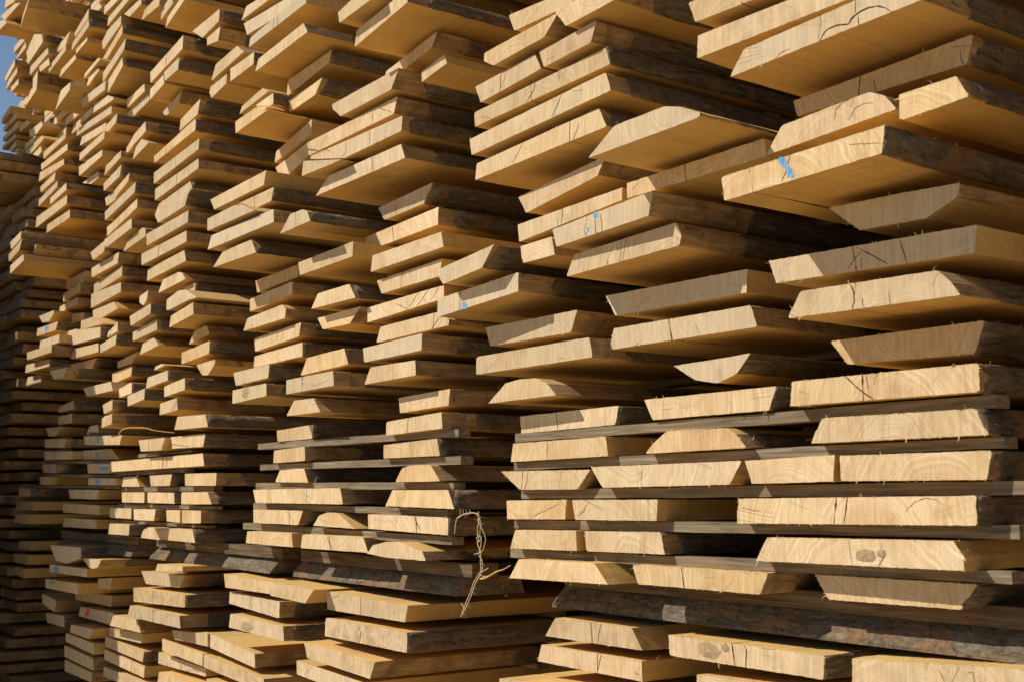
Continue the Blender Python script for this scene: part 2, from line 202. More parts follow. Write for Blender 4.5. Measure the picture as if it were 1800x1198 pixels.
 [91,-3.1016,0.0081,0.6488,[-0.1999,0.0193,0.1903,0.0276,0.1781,-0.0216,-0.1685,-0.0253],"n",0.4,"f","medium-wide fresh pale bare-edged board with a cracked end, ninth from top, rightmost column, second stack",2989],
 [92,-3.5431,-0.0504,0.7689,[-0.195,0.0194,0.1895,0.0276,0.1859,-0.0202,-0.1804,-0.0267],"n",0,"","medium-wide pale bare-edged board, sixth from top, third column from left, second stack",2258],
 [93,-4.1796,0.0683,0.8088,[-0.1897,0.0201,0.1827,0.0277,0.1785,-0.0186,-0.1715,-0.0293],"n",0,"","medium-wide pale bare-edged board, 15th from top, second column from left, second stack",1561],
 [94,-4.1477,0.031,0.7323,[-0.1909,0.0171,0.1894,0.0314,0.1919,-0.0163,-0.1905,-0.0323],"w",0.5,"f","pale waney-edged board with a cracked end, 16th from top, second column from left, second stack",1700],
 [95,-3.5461,-0.0169,0.6498,[-0.1069,0.0233,0.1073,0.0252,0.1518,-0.0247,-0.1522,-0.0238],"s",0,"f","medium-wide fresh pale bark-edged board, seventh from top, third column from left, second stack",1626],
 [96,-4.1391,0.0202,0.6575,[-0.1916,0.0162,0.1195,0.0284,0.1538,0.0096,0.1491,-0.0244,-0.2307,-0.0297],"w",0.2,"f","pale waney-edged board with a cracked end, 17th from top, second column from left, second stack",1611],
 [97,-3.5861,0.021,0.5803,[-0.1431,0.0217,0.1594,0.0244,0.0856,-0.0238,-0.1019,-0.0223],"w",0,"f","medium-wide fresh pale waney-edged board, eighth from top, third column from left, second stack",1442],
 [98,-3.1594,0.0262,0.5781,[-0.2291,0.0171,0.2273,0.0267,0.2295,-0.0131,-0.2277,-0.0307],"n",0,"fk","broad fresh pale bare-edged board, tenth from top, rightmost column, second stack",3339],
 [99,-3.107,0.043,0.5071,[-0.2223,0.0213,0.1207,0.027,0.1771,-0.0031,0.173,-0.0188,-0.2485,-0.0265],"w",0.8,"f","medium-wide fresh pale waney-edged board with a cracked end, eleventh from top, rightmost column, second stack",3147],
 [100,-4.128,0.0508,0.5795,[-0.2116,0.0178,0.2112,0.0314,0.1982,-0.0167,-0.1979,-0.0325],"s",0,"f","medium-wide fresh pale bark-edged board, 18th from top, second column from left, second stack",1900],
 [101,-4.1065,0.0461,0.5096,[-0.2071,0.0175,0.2097,0.0284,0.2121,-0.0216,-0.2147,-0.0244],"s",0,"f","medium-wide fresh pale bark-edged board, 19th from top, second column from left, second stack",1861],
 [102,-3.1766,-0.0047,0.4405,[-0.1772,0.0188,0.1745,0.0283,0.1701,-0.021,-0.1675,-0.0261],"s",0,"g","medium-wide greyed bark-edged board, twelfth from top, rightmost column, second stack",2725],
 [103,-3.614,-0.0096,0.4405,[-0.1336,0.025,0.1419,0.0305,0.1741,-0.0237,-0.1823,-0.0318],"w",0,"f","medium-wide fresh pale waney-edged board, ninth from top, third column from left, second stack",2216],
 [104,-3.1828,-0.0032,0.3709,[-0.1258,0.0248,0.1412,0.0229,0.1466,-0.0218,-0.1619,-0.0259],"w",0,"","medium-wide pale waney-edged board, 13th from top, rightmost column, second stack",2296],
 [105,-4.2026,-0.0126,0.4427,[-0.1649,0.022,0.1549,0.0274,0.1483,-0.0209,-0.1384,-0.0285],"s",0,"g","medium-wide greyed bark-edged board, 20th from top, second column from left, second stack",1361],
 [106,-4.1993,-0.0213,0.3744,[-0.1574,0.0224,0.1563,0.0261,0.1592,-0.0197,-0.1581,-0.0288],"s",0,"gk","medium-wide greyed bark-edged board, 21st from top, second column from left, second stack",1393],
 [107,-3.6362,-0.0529,0.3694,[-0.1777,0.023,0.1739,0.0253,0.1813,-0.0224,-0.1775,-0.0259],"s",0.35,"g","greyed bark-edged board with a cracked end, tenth from top, third column from left, second stack",2152],
 [108,-3.7074,-0.0373,0.2952,[-0.0735,0.0252,0.0765,0.0236,0.1304,-0.0249,-0.1333,-0.0239],"w",0,"","narrow pale waney-edged board, eleventh from top, third column from left, second stack",1222],
 [109,-3.0767,0.049,0.2775,[-0.1506,0.0201,0.1482,0.0271,0.1403,-0.0203,-0.138,-0.0269],"w",0,"f","medium-wide fresh pale waney-edged board, 14th from top, rightmost column, second stack",2484],
 [110,-3.0704,0.0094,0.2069,[-0.1616,0.0156,0.1588,0.0282,0.1653,-0.0183,-0.1624,-0.0254],"s",0.4,"f","medium-wide fresh pale bark-edged board with a cracked end, 15th from top, rightmost column, second stack",2621],
 [111,-3.9173,0.033,0.2149,[-0.1445,0.0176,0.1456,0.0267,0.1345,-0.0215,-0.1355,-0.0227],"s",0,"f","medium-wide fresh pale bark-edged board, 22nd from top, second column from left, second stack",1353],
 [112,-3.9264,0.0171,0.1401,[-0.1302,0.0206,0.1299,0.0263,0.1347,-0.0223,-0.1343,-0.0246],"w",0.4,"f","pale waney-edged board with a cracked end, 23rd from top, second column from left, second stack",1354],
 [113,-3.1009,0.0193,0.1351,[-0.1564,0.0186,0.1492,0.0264,0.1644,-0.0227,-0.1572,-0.0224],"s",0.5,"f","medium-wide fresh pale bark-edged board with a cracked end, 16th from top, rightmost column, second stack",2585],
 [114,-3.9082,0.0202,0.0681,[-0.0979,0.021,0.099,0.0242,0.1342,-0.0246,-0.1353,-0.0206],"s",0,"f","narrow fresh pale bark-edged board, 24th from top, second column from left, second stack",1169],
 [115,-3.0548,0.009,0.0668,[-0.0781,0.0122,-0.0324,0.0207,0.0867,0.0205,0.1382,-0.0263,-0.1144,-0.0271],"w",0,"f","narrow fresh pale waney-edged board, 17th from top, rightmost column, second stack",1813],
 [116,-3.8352,0.0007,-0.0021,[-0.3514,0.0236,0.3277,0.026,0.3481,-0.0257,-0.3243,-0.0239],"s",0.6,"f","pale bark-edged board with a cracked end, 25th from top, second column from left, second stack",3930],
 [117,-3.0157,-0.0008,-0.0092,[-0.1501,0.0253,0.1537,0.0242,0.1851,-0.0278,-0.1887,-0.0217],"s",0,"f","medium-wide fresh pale bark-edged board, 18th from top, rightmost column, second stack",3290],
 [118,-4.0015,0.0084,-0.0752,[-0.2023,0.025,0.2178,0.0235,0.1836,-0.0249,-0.1991,-0.0237],"s",0.75,"f","pale bark-edged board with a cracked end, 26th from top, second column from left, second stack",2076],
 [119,-3.5879,0.0095,-0.0762,[-0.1184,-0.0233,-0.0791,0.0101,-0.0224,0.0212,0.0556,0.0195,0.1643,-0.0275],"n",0,"f","medium-wide fresh pale bare-edged board, twelfth from top, third column from left, second stack",1223],
 [120,-3.1121,0.0156,-0.0826,[-0.2289,0.0257,0.2277,0.0212,0.2267,-0.0277,-0.2255,-0.0193],"s",0.62,"f","broad fresh pale bark-edged board with a cracked end, 19th from top, rightmost column, second stack",3959],
 [121,-4.0197,-0.0097,-0.1506,[-0.1799,0.0216,0.1793,0.0237,0.1918,-0.0238,-0.1912,-0.0215],"n",0,"f","medium-wide fresh pale bare-edged board, 27th from top, second column from left, second stack",1780],
 [122,-3.5403,-0.0063,-0.1509,[-0.2093,0.0225,0.1983,0.0242,0.2299,-0.0227,-0.219,-0.0239],"s",0.45,"f","pale bark-edged board with a cracked end, 13th from top, third column from left, second stack",2813],
 [123,-3.1165,-0.0242,-0.1584,[-0.1613,-0.0158,-0.123,0.0114,-0.0468,0.0221,0.0361,0.0247,0.1595,0.003,0.1812,-0.0224,-0.0456,-0.0229],"w",0,"","medium-wide pale waney-edged board, 20th from top, rightmost column, second stack",2240],
 [124,-4.2085,-0.007,-0.3199,[-0.2075,0.0271,0.1915,0.018,0.2058,-0.0221,-0.1898,-0.023],"n",0.45,"o","bare-edged board with a cracked end, first from top, third column from left, second lower tier",1716],
 [125,-3.7507,-0.0545,-0.3182,[-0.1606,0.0273,0.183,0.0193,0.1226,-0.0271,-0.145,-0.0195],"n",0.4,"o","medium-wide pale bare-edged board with a cracked end, first from top, rightmost column, second lower tier",1798],
 [126,-3.3395,0.0045,-0.3378,[-0.2483,0.0325,0.2502,0.0208,0.2351,-0.0276,-0.237,-0.0258],"n",0.45,"o","broad pale bare-edged board with a cracked end, second from top, rightmost column, second lower tier",4211],
 [127,-4.1809,0.0103,-0.388,[-0.2185,0.0289,0.2222,0.0215,0.219,-0.0353,-0.2228,-0.0152],"s",0.42,"mo","pale bark-edged board with blackened blotches, second from top, third column from left, second lower tier",2221],
 [128,-3.3127,-0.0104,-0.4171,[-0.2555,0.0291,0.259,0.028,0.2585,-0.0286,-0.262,-0.0285],"s",0.42,"mo","broad pale bark-edged board with blackened blotches, third from top, rightmost column, second lower tier",4948],
 [129,-4.1142,-0.0087,-0.4638,[-0.2189,0.029,0.22,0.0205,0.229,-0.0288,-0.2301,-0.0208],"s",0,"ko","broad pale bark-edged board, third from top, third column from left, second lower tier",2293],
 [130,-3.4171,-0.0447,-0.5003,[-0.239,0.0319,0.2385,0.0187,0.2117,-0.033,-0.2112,-0.0176],"w",0,"o","broad pale waney-edged board, fourth from top, rightmost column, second lower tier",3586],
 [131,-4.3824,0.017,-0.5748,[-0.2176,0.0415,0.2139,0.0095,0.2212,-0.0396,-0.2176,-0.0115],"w",0,"o","medium-wide pale waney-edged board, first from top, second column from left, second lower tier",2076],
 [132,-3.5095,-0.028,-0.5689,[-0.2341,0.03,0.231,0.0154,0.2325,-0.0303,-0.2294,-0.0151],"n",0,"o","broad pale bare-edged board, fifth from top, rightmost column, second lower tier",3137],
 [133,-4.3465,0.0065,-0.6499,[-0.2916,0.0353,0.2881,0.0106,0.2908,-0.0329,-0.2874,-0.013],"w",0,"o","broad pale waney-edged board, second from top, second column from left, second lower tier",2446],
 [134,-5.1206,0.0059,-0.3535,[-0.2621,0.022,0.2635,0.0308,0.1986,-0.0226,-0.2001,-0.0303],"s",0,"o","broad pale bark-edged board, first from top, first column from left, second lower tier",1489],
 [135,-5.0689,-0.0281,-0.4251,[-0.3051,0.0233,0.2987,0.0306,0.2981,-0.0186,-0.2917,-0.0353],"s",0.4,"mo","pale bark-edged board with blackened blotches, second from top, first column from left, second lower tier",2007],
 [136,-5.0751,-0.0438,-0.5001,[-0.2866,0.0241,0.292,0.0247,0.3072,-0.024,-0.3125,-0.0248],"s",0.5,"mo","pale bark-edged board with blackened blotches, third from top, first column from left, second lower tier",1828],
 [137,-4.7894,0.0094,-0.5641,[-0.1965,0.0112,0.1766,0.0295,0.1855,-0.0184,-0.1656,-0.0224],"n",0,"o","medium-wide pale bare-edged board, fourth from top, first column from left, second lower tier",1097],
 [138,-4.8796,0.0115,-0.6308,[-0.226,0.032,0.2239,0.0158,0.223,-0.0314,-0.2209,-0.0164],"n",0.5,"o","bare-edged board with a cracked end, fifth from top, first column from left, second lower tier",1495],
 [139,-4.9596,0.0409,-0.693,[-0.2625,0.0255,0.2641,0.0132,0.2617,-0.0163,-0.2633,-0.0224],"n",0.5,"o","bare-edged board with a cracked end, sixth from top, first column from left, second lower tier",1374],
 [140,-4.83,-0.0021,-0.7559,[-0.2748,0.0217,0.2819,0.0253,0.2857,-0.0201,-0.2927,-0.027],"n",0,"o","broad pale bare-edged board, seventh from top, first column from left, second lower tier",1930],
 [141,-4.3024,-0.0102,-0.7212,[-0.2568,0.0253,0.2536,0.0182,0.2562,-0.0233,-0.2529,-0.0202],"s",0,"o","broad pale bark-edged board, third from top, second column from left, second lower tier",2101],
 [142,-6.0024,0.0358,-0.4239,[-0.1033,0.018,0.1139,0.0341,0.0926,-0.0229,-0.1033,-0.0291],"n",0.6,"o","bare-edged board with a cracked end, second from top, fourth column from left, far lower tier",1114],
 [143,-6.324,0.0795,-0.515,[-0.2939,0.0202,0.2942,0.0293,0.2865,-0.0235,-0.2867,-0.026],"n",0,"o","broad pale bare-edged board, fourth from top, third column from left, far lower tier",1078],
 [144,-6.1495,0.0411,-0.5837,[-0.2562,0.0204,0.3082,0.0328,0.2301,-0.0265,-0.2821,-0.0268],"s",0,"o","board with a magenta paint dash, third from top, fourth column from left, far lower tier",1135],
 [145,-5.5113,-0.0179,-0.5667,[-0.1577,0.0238,0.1572,0.028,0.207,-0.0245,-0.2065,-0.0273],"s",0,"o","medium-wide pale bark-edged board, first from top, fifth column from left, far lower tier",971],
 [146,-5.6223,0.0206,-0.6312,[-0.216,0.0159,0.2243,0.025,0.2165,-0.0167,-0.2248,-0.0242],"n",0,"o","medium-wide pale bare-edged board, second from top, fifth column from left, far lower tier",895],
 [147,-5.6563,0.0276,-0.6955,[-0.2921,0.0303,0.2955,0.0168,0.2822,-0.0293,-0.2855,-0.0178],"s",0.8,"o","bark-edged board with a cracked end, third from top, fifth column from left, far lower tier",1345],
 [148,-5.6664,0.0328,-0.7609,[-0.2976,0.0318,0.2978,0.016,0.2908,-0.0315,-0.291,-0.0163],"n",0.7,"o","bare-edged board with a cracked end, fourth from top, fifth column from left, far lower tier",1390],
 [149,-5.6501,0.0317,-0.8311,[-0.3063,0.0209,0.3045,0.0222,0.309,-0.0176,-0.3072,-0.0255],"n",0,"o","broad pale bare-edged board, fifth from top, fifth column from left, far lower tier",1318],
 [150,-6.3843,-0.0615,-0.4536,[-0.2787,0.0208,0.2745,0.0283,0.2747,-0.024,-0.2705,-0.0251],"n",0,"o","bare-edged board with blue paint marks, third from top, third column from left, far lower tier",948],
 [151,-6.7645,-0.0172,-0.5631,[-0.1455,0.0368,0.1534,0.0195,0.128,-0.0407,-0.1359,-0.0155],"s",0,"go","medium-wide greyed bark-edged board, first from top, second column from left, far lower tier",493],
 [152,-6.6933,0.0002,-0.6481,[-0.189,0.0195,0.1706,0.0328,0.18,-0.024,-0.1616,-0.0283],"s",0,"go","medium-wide greyed bark-edged board, second from top, second column from left, far lower tier",592],
 [153,-6.2126,-0.0094,-0.7215,[-0.2281,0.0279,0.2209,0.0192,0.2285,-0.0332,-0.2213,-0.0139],"n",0,"o","broad pale bare-edged board, fifth from top, third column from left, far lower tier",819],
 [154,-6.2165,-0.0095,-0.792,[-0.2475,0.0348,0.2353,0.0198,0.2505,-0.0336,-0.2383,-0.021],"s",0,"o","broad pale bark-edged board, sixth from top, third column from left, far lower tier",1023],
 [155,-6.254,0.0006,-0.8628,[-0.2345,0.0314,0.2341,0.0192,0.2256,-0.0262,-0.2253,-0.0243],"s",0,"o","broad pale bark-edged board, seventh from top, third column from left, far lower tier",892],
 [156,-6.1428,-0.0269,-0.657,[-0.1604,0.0186,0.1995,0.0268,0.1317,-0.0259,-0.1708,-0.0194],"n",0,"o","medium-wide pale bare-edged board, fourth from top, fourth column from left, far lower tier",594],
 [157,-5.9999,0.0629,2.4912,[-0.1564,0.0209,0.1059,0.019,0.1171,-0.0152,-0.0666,-0.0247],"s",0,"","narrow pale bark-edged board, first from top, fourth column from left, third stack",318],
 [158,-5.3467,-0.0618,2.2446,[-0.0888,0.0197,0.1163,0.0274,0.1033,-0.0271,-0.1309,-0.02],"w",0,"","narrow pale waney-edged board, second from top, fifth column from left, third stack",467],
 [159,-5.1955,-0.042,2.1995,[-0.0596,0.0132,0.049,0.0346,0.0834,-0.0086,-0.0729,-0.0392],"n",0,"","narrow pale bare-edged board, first from top, fifth column from left, third stack",321],
 [160,-5.0856,-0.0364,2.1611,[-0.1111,-0.0074,0.0476,0.0235,0.0931,0.034,0.1078,0.0005,-0.1374,-0.0506],"n",0,"","narrow pale bare-edged board, first from top, rightmost column, third stack",418],
 [161,-4.7766,-0.0044,1.986,[-0.1926,0.0344,0.1314,0.0271,0.1253,-0.0246,-0.0641,-0.0368],"s",0,"","medium-wide pale bark-edged board, second from top, rightmost column, third stack",955],
 [162,-4.7228,-0.001,1.9133,[-0.0659,0.0201,0.0751,0.0248,0.0538,-0.0303,-0.063,-0.0146],"s",0,"f","narrow fresh pale bark-edged board, third from top, rightmost column, third stack",363],
 [163,-5.1152,-0.0631,1.9186,[-0.2132,0.0061,0.2099,0.0505,0.2043,-0.0095,-0.2009,-0.0471],"s",0.5,"","medium-wide pale bark-edged board with a cracked end, fourth from top, rightmost column, third stack",1209],
 [164,-5.0421,-0.0631,1.8521,[-0.0931,0.0162,0.088,0.0317,0.0816,-0.0199,-0.0765,-0.0281],"s",0,"","narrow pale bark-edged board, fifth from top, rightmost column, third stack",434],
 [165,-5.245,-0.0566,1.8331,[-0.0936,0.0144,0.0857,0.0325,0.1025,-0.0119,-0.0946,-0.035],"n",0,"","narrow pale bare-edged board, third from top, fifth column from left, third stack",437],
 [166,-5.962,0.0926,1.9589,[-0.1796,0.0163,0.1581,0.0314,0.1727,-0.0118,-0.1512,-0.0359],"n",0,"","medium-wide pale bare-edged board, fifth from top, fourth column from left, third stack",664],
 [167,-5.952,0.0748,2.0128,[-0.1403,0.0202,0.1345,0.0244,0.1461,-0.0156,-0.1403,-0.029],"n",0,"","medium-wide pale bare-edged board, fourth from top, fourth column from left, third stack",513],
 [168,-5.2754,0.0228,1.7618,[-0.109,0.0069,0.1385,0.0408,0.1076,-0.0082,-0.0492,-0.0248,-0.0878,-0.0147],"w",0,"","narrow pale waney-edged board, fourth from top, fifth column from left, third stack",437],
 [169,-4.9811,0.0028,1.6401,[-0.1112,0.0115,0.1285,0.0433,0.1011,-0.018,-0.1183,-0.0367],"s",0,"","narrow pale bark-edged board, sixth from top, rightmost column, third stack",683],
 [170,-5.1383,-0.0053,1.5573,[-0.2582,-0.0034,0.2537,0.0455,0.2526,-0.0047,-0.2481,-0.0373],"s",0.3,"","broad pale bark-edged board with a cracked end, seventh from top, rightmost column, third stack",1139],
 [171,-5.0331,-0.0328,1.4414,[-0.2668,0.008,0.2663,0.0404,0.2617,-0.0043,-0.2611,-0.0441],"s",0.5,"","broad pale bark-edged board with a cracked end, eighth from top, rightmost column, third stack",1411],
 [172,-5.0495,-0.0226,1.3665,[-0.2593,0.0112,0.2546,0.0368,0.2583,-0.005,-0.2535,-0.043],"w",0.52,"","broad pale waney-edged board with a cracked end, ninth from top, rightmost column, third stack",1364],
 [173,-5.0765,-0.0139,1.2738,[-0.1993,0.03,0.1729,0.0558,0.2037,0.0203,0.1553,0.0054,0.1206,-0.0418,-0.2024,-0.057,-0.2508,-0.0127],"s",0.3,"","broad pale bark-edged board with a cracked end, tenth from top, rightmost column, third stack",1917],
 [174,-5.1645,-0.0164,1.1699,[-0.276,0.0237,0.2717,0.0295,0.2675,-0.0212,-0.2632,-0.032],"s",0.45,"","broad pale bark-edged board with a cracked end, eleventh from top, rightmost column, third stack",1531],
 [175,-5.2282,-0.0061,1.093,[-0.2792,0.019,0.2726,0.0325,0.2795,-0.0164,-0.2729,-0.035],"w",0.4,"","pale waney-edged board with a cracked end, seventh from top, fifth column from left, third stack",1488],
 [176,-5.2366,0.0112,1.0173,[-0.241,0.0202,0.2308,0.0323,0.2581,-0.0187,-0.2479,-0.0338],"s",0,"","broad pale bark-edged board, eighth from top, fifth column from left, third stack",1355],
 [177,-5.1803,0.0287,0.9485,[-0.1307,0.0174,0.06,0.0257,0.1075,0.0122,0.1504,-0.0193,-0.1872,-0.0359],"w",0,"","medium-wide pale waney-edged board, ninth from top, fifth column from left, third stack",734],
 [178,-5.0695,0.0596,0.8846,[-0.0463,0.0221,0.0754,0.0251,0.0707,-0.0213,-0.0998,-0.0259],"s",0,"","narrow pale bark-edged board, twelfth from top, rightmost column, third stack",391],
 [179,-4.9312,-0.0351,0.8187,[-0.146,0.019,-0.0049,0.0391,0.0842,0.0308,0.2166,-0.0189,0.1211,-0.0162,-0.1236,-0.0295,-0.1474,-0.0244],"w",0,"","medium-wide pale waney-edged board, 13th from top, rightmost column, third stack",964],
 [180,-4.911,-0.0273,0.7515,[-0.1279,0.0124,0.1299,0.0367,0.1418,-0.0131,-0.1438,-0.0361],"w",0,"","medium-wide pale waney-edged board, 14th from top, rightmost column, third stack",820],
 [181,-5.4413,-0.0145,0.8917,[-0.0507,0.0181,0.0578,0.0329,0.0434,-0.0098,0.0007,-0.0306,-0.0513,-0.0107],"s",0,"","",218],
 [182,-5.4527,-0.0227,0.8183,[-0.1481,0.0116,0.139,0.0352,0.1377,-0.0099,-0.1286,-0.0369],"s",0,"","medium-wide pale bark-edged board, eleventh from top, fifth column from left, third stack",631],
 [183,-5.4633,0.0041,0.7489,[-0.1599,0.0093,0.1549,0.0352,0.16,-0.0128,-0.155,-0.0317],"s",0,"","medium-wide pale bark-edged board, twelfth from top, fifth column from left, third stack",683],
 [184,-5.4507,0.0212,0.6818,[-0.0766,0.0161,0.0635,0.0288,0.1302,-0.0115,-0.1171,-0.0334],"w",0,"","narrow pale waney-edged board, 13th from top, fifth column from left, third stack",436],
 [185,-4.9406,0.0666,0.6832,[-0.0618,0.0181,0.0729,0.0276,0.1132,-0.0132,-0.1243,-0.0325],"w",0,"","narrow pale waney-edged board, 15th from top, rightmost column, third stack",519],
 [186,-4.9444,0.0507,0.6009,[-0.1638,0.0168,0.1682,0.0346,0.1591,-0.0181,-0.1636,-0.0333],"s",0,"f","medium-wide fresh pale bark-edged board, 16th from top, rightmost column, third stack",1044],
 [187,-4.816,0.0558,0.5266,[-0.1207,0.0222,0.087,0.0276,0.0785,0.0068,0.0094,-0.0308,-0.0542,-0.0257],"w",0,"f","narrow fresh pale waney-edged board, 17th from top, rightmost column, third stack",514],
 [188,-5.9811,0.09,0.6602,[-0.1323,0.0105,0.1693,0.0322,0.091,-0.0189,-0.1279,-0.0237],"n",0,"","medium-wide pale bare-edged board, 18th from top, fourth column from left, third stack",424],
 [189,-5.2675,0.009,0.5686,[-0.0444,0.0036,0.0284,0.0091,0.0774,-0.0006,-0.0613,-0.0121],"n",0,"f","",79],
 [190,-5.9592,0.0651,0.5906,[-0.143,0.0197,0.1401,0.0312,0.1387,-0.0149,-0.1357,-0.036],"s",0,"f","medium-wide fresh pale bark-edged board, 19th from top, fourth column from left, third stack",571],
 [191,-5.3117,0.0181,0.5158,[-0.1293,0.018,0.1342,0.0286,0.1447,-0.0161,-0.1495,-0.0305],"s",0.5,"f","pale bark-edged board with a cracked end, 15th from top, fifth column from left, third stack",681],
 [192,-5.0219,-0.0067,0.4548,[-0.1259,0.0151,0.1224,0.0329,0.1271,-0.0173,-0.1236,-0.0306],"s",0,"f","narrow fresh pale bark-edged board, 18th from top, rightmost column, third stack",721],
 [193,-5.6791,-0.0048,0.4896,[-0.094,0.015,0.0909,0.0324,0.0971,-0.019,-0.094,-0.0284],"s",0,"f","narrow fresh pale bark-edged board, 21st from top, fourth column from left, third stack",544],
 [194,-5.4518,-0.0279,0.4406,[-0.1186,0.0149,0.1139,0.0335,0.1132,-0.0153,-0.1086,-0.0331],"s",0,"","narrow pale bark-edged board, 16th from top, fifth column from left, third stack",545],
 [195,-5.0988,-0.0015,0.3796,[-0.1041,0.0194,0.0981,0.0312,0.1144,-0.0202,-0.1084,-0.0304],"w",0.8,"f","narrow fresh pale waney-edged board with a cracked end, 19th from top, rightmost column, third stack",630],
 [196,-4.7317,-0.0387,0.2943,[-0.1536,0.0291,0.1548,0.0223,0.1837,-0.0276,-0.1848,-0.0238],"s",0,"f","medium-wide fresh pale bark-edged board, 20th from top, rightmost column, third stack",1207],
 [197,-4.8316,-0.0133,0.2196,[-0.1938,0.0255,0.1961,0.0243,0.1753,-0.0266,-0.1776,-0.0232],"s",0,"f","medium-wide fresh pale bark-edged board, 21st from top, rightmost column, third stack",1239],
 [198,-5.1902,-0.0402,0.2175,[-0.1667,0.0258,0.1655,0.0248,0.1305,-0.0261,-0.1292,-0.0245],"n",0.4,"f","pale bare-edged board with a cracked end, 17th from top, fifth column from left, third stack",840],
 [199,-5.2544,-0.0068,0.139,[-0.5738,0.0198,0.5614,0.0287,0.5799,-0.021,-0.5675,-0.0276],"w",0.6,"f","pale waney-edged board with a cracked end, 18th from top, fifth column from left, third stack",3110],
 [200,-5.6253,0.018,0.0633,[-0.1018,0.0225,0.0806,0.0225,0.1382,-0.0233,-0.117,-0.0218],"n",0,"","narrow pale bare-edged board, 20th from top, fifth column from left, third stack",465],
 [201,-5.197,0.009,0.0649,[-0.1486,0.0225,0.1485,0.0246,0.1248,-0.0233,-0.1248,-0.0238],"s",0,"f","medium-wide fresh pale bark-edged board, 19th from top, fifth column from left, third stack",736],
 [202,-4.7244,0.0053,0.064,[-0.1753,0.0254,0.1731,0.024,0.1675,-0.0258,-0.1653,-0.0236],"s",0,"f","medium-wide fresh pale bark-edged board, 22nd from top, rightmost column, third stack",1204],
 [203,-5.5777,0.0177,-0.0087,[-0.1673,0.0236,0.1648,0.0229,0.1638,-0.0236,-0.1614,-0.0229],"s",0,"f","medium-wide fresh pale bark-edged board, 21st from top, fifth column from left, third stack",742],
 [204,-5.2141,0.0189,-0.0103,[-0.1709,0.0244,0.1632,0.0217,0.1734,-0.0242,-0.1657,-0.0219],"s",0,"f","medium-wide fresh pale bark-edged board, 22nd from top, fifth column from left, third stack",885],
 [205,-4.7658,0.0026,-0.0105,[-0.163,0.0237,0.1392,0.0249,0.1875,-0.0233,-0.1637,-0.0253],"s",0,"f","medium-wide fresh pale bark-edged board, 23rd from top, rightmost column, third stack",1121],
 [206,-5.719,0.0083,-0.0822,[-0.1573,0.0229,0.1548,0.0233,0.1539,-0.0241,-0.1513,-0.0221],"s",0,"f","medium-wide fresh pale bark-edged board, 27th from top, fourth column from left, third stack",652],
 [207,-5.3419,-0.0074,-0.0844,[-0.1419,0.0242,0.145,0.0247,0.1264,-0.0244,-0.1296,-0.0245],"s",0,"f","medium-wide fresh pale bark-edged board, 23rd from top, fifth column from left, third stack",714],
 [208,-4.9925,-0.0029,-0.0854,[-0.0879,0.0247,0.0802,0.0244,0.085,-0.0261,-0.0773,-0.023],"n",0,"f","narrow fresh pale bare-edged board, 24th from top, rightmost column, third stack",513],
 [209,-4.7713,-0.0083,-0.0857,[-0.1049,0.0251,0.1018,0.0252,0.103,-0.0233,-0.0999,-0.027],"s",0,"f","narrow fresh pale bark-edged board, 25th from top, rightmost column, third stack",726],
 [210,-5.6583,-0.0157,-0.1549,[-0.1315,0.0241,0.1428,0.0249,0.1422,-0.024,-0.1535,-0.0251],"s",0,"f","medium-wide fresh pale bark-edged board, 28th from top, fourth column from left, third stack",655],
 [211,-5.2104,-0.0264,-0.158,[-0.1062,-0.0257,-0.0791,0.0079,-0.0074,0.0229,0.0585,0.0231,0.1342,-0.0281],"s",0,"f","narrow fresh pale bark-edged board, 24th from top, fifth column from left, third stack",497],
 [212,-4.8315,-0.0263,-0.1603,[-0.1311,0.0255,0.1259,0.0235,0.1558,-0.0252,-0.1507,-0.0238],"s",0,"f","medium-wide fresh pale bark-edged board, 26th from top, rightmost column, third stack",946],
 [213,-4.8984,-0.046,-0.2942,[-0.1407,0.0108,0.1496,0.0145,0.1516,-0.0059,-0.1605,-0.0195],"n",0,"o","medium-wide pale bare-edged board, first from top, rightmost column, far lower tier",502],
 [214,-8.2719,-0.0475,3.2164,[-0.2941,0.0606,0.1369,0.0035,0.3054,-0.0491,-0.1482,-0.015],"n",0,"","broad pale bare-edged board, second from top, first column from left, farthest lit stack",318],
 [215,-7.3505,-0.1606,2.8795,[-0.0539,-0.0092,0.1236,0.0724,0.0396,0.0116,-0.1093,-0.0748],"w",0,"","",88],
 [216,-8.4009,-0.0762,3.1535,[-0.1568,0.0675,0.1162,-0.002,0.1774,-0.0449,-0.1368,-0.0206],"n",0,"","",248],
 [217,-8.2806,-0.0486,3.2864,[-0.1217,0.0516,0.138,-0.0065,0.1258,-0.0443,-0.1421,-0.0008],"n",0,"","",191],
 [218,-6.7601,0.0112,2.6413,[-0.1376,-0.0087,0.1308,0.0509,0.1249,-0.0046,-0.118,-0.0377],"s",0,"","narrow pale bark-edged board, first from top, rightmost column, farthest lit stack",289],
 [219,-6.7526,0.0047,2.5753,[-0.1426,-0.0041,0.1415,0.0474,0.1551,0.0034,-0.154,-0.0468],"s",0,"","medium-wide pale bark-edged board, second from top, rightmost column, farthest lit stack",337],
 [220,-7.1539,0.0124,2.6465,[-0.1222,0.0126,0.1448,0.0359,0.0695,-0.0282,-0.092,-0.0204],"n",0,"","",232],
 [221,-7.2006,-0.0003,2.5694,[-0.1697,-0.0035,0.1634,0.0406,0.1698,0.0017,-0.1635,-0.0388],"n",0,"","medium-wide pale bare-edged board, second from top, fourth column from left, farthest lit stack",281],
 [222,-6.7415,0.0117,2.512,[-0.096,0.0112,0.1066,0.0145,0.0955,-0.0063,-0.1061,-0.0194],"w",0,"","",134],
 [223,-6.9855,0.0062,2.4668,[-0.1323,0.0119,0.1354,0.023,0.1626,-0.0077,-0.1656,-0.0272],"s",0,"","",249],
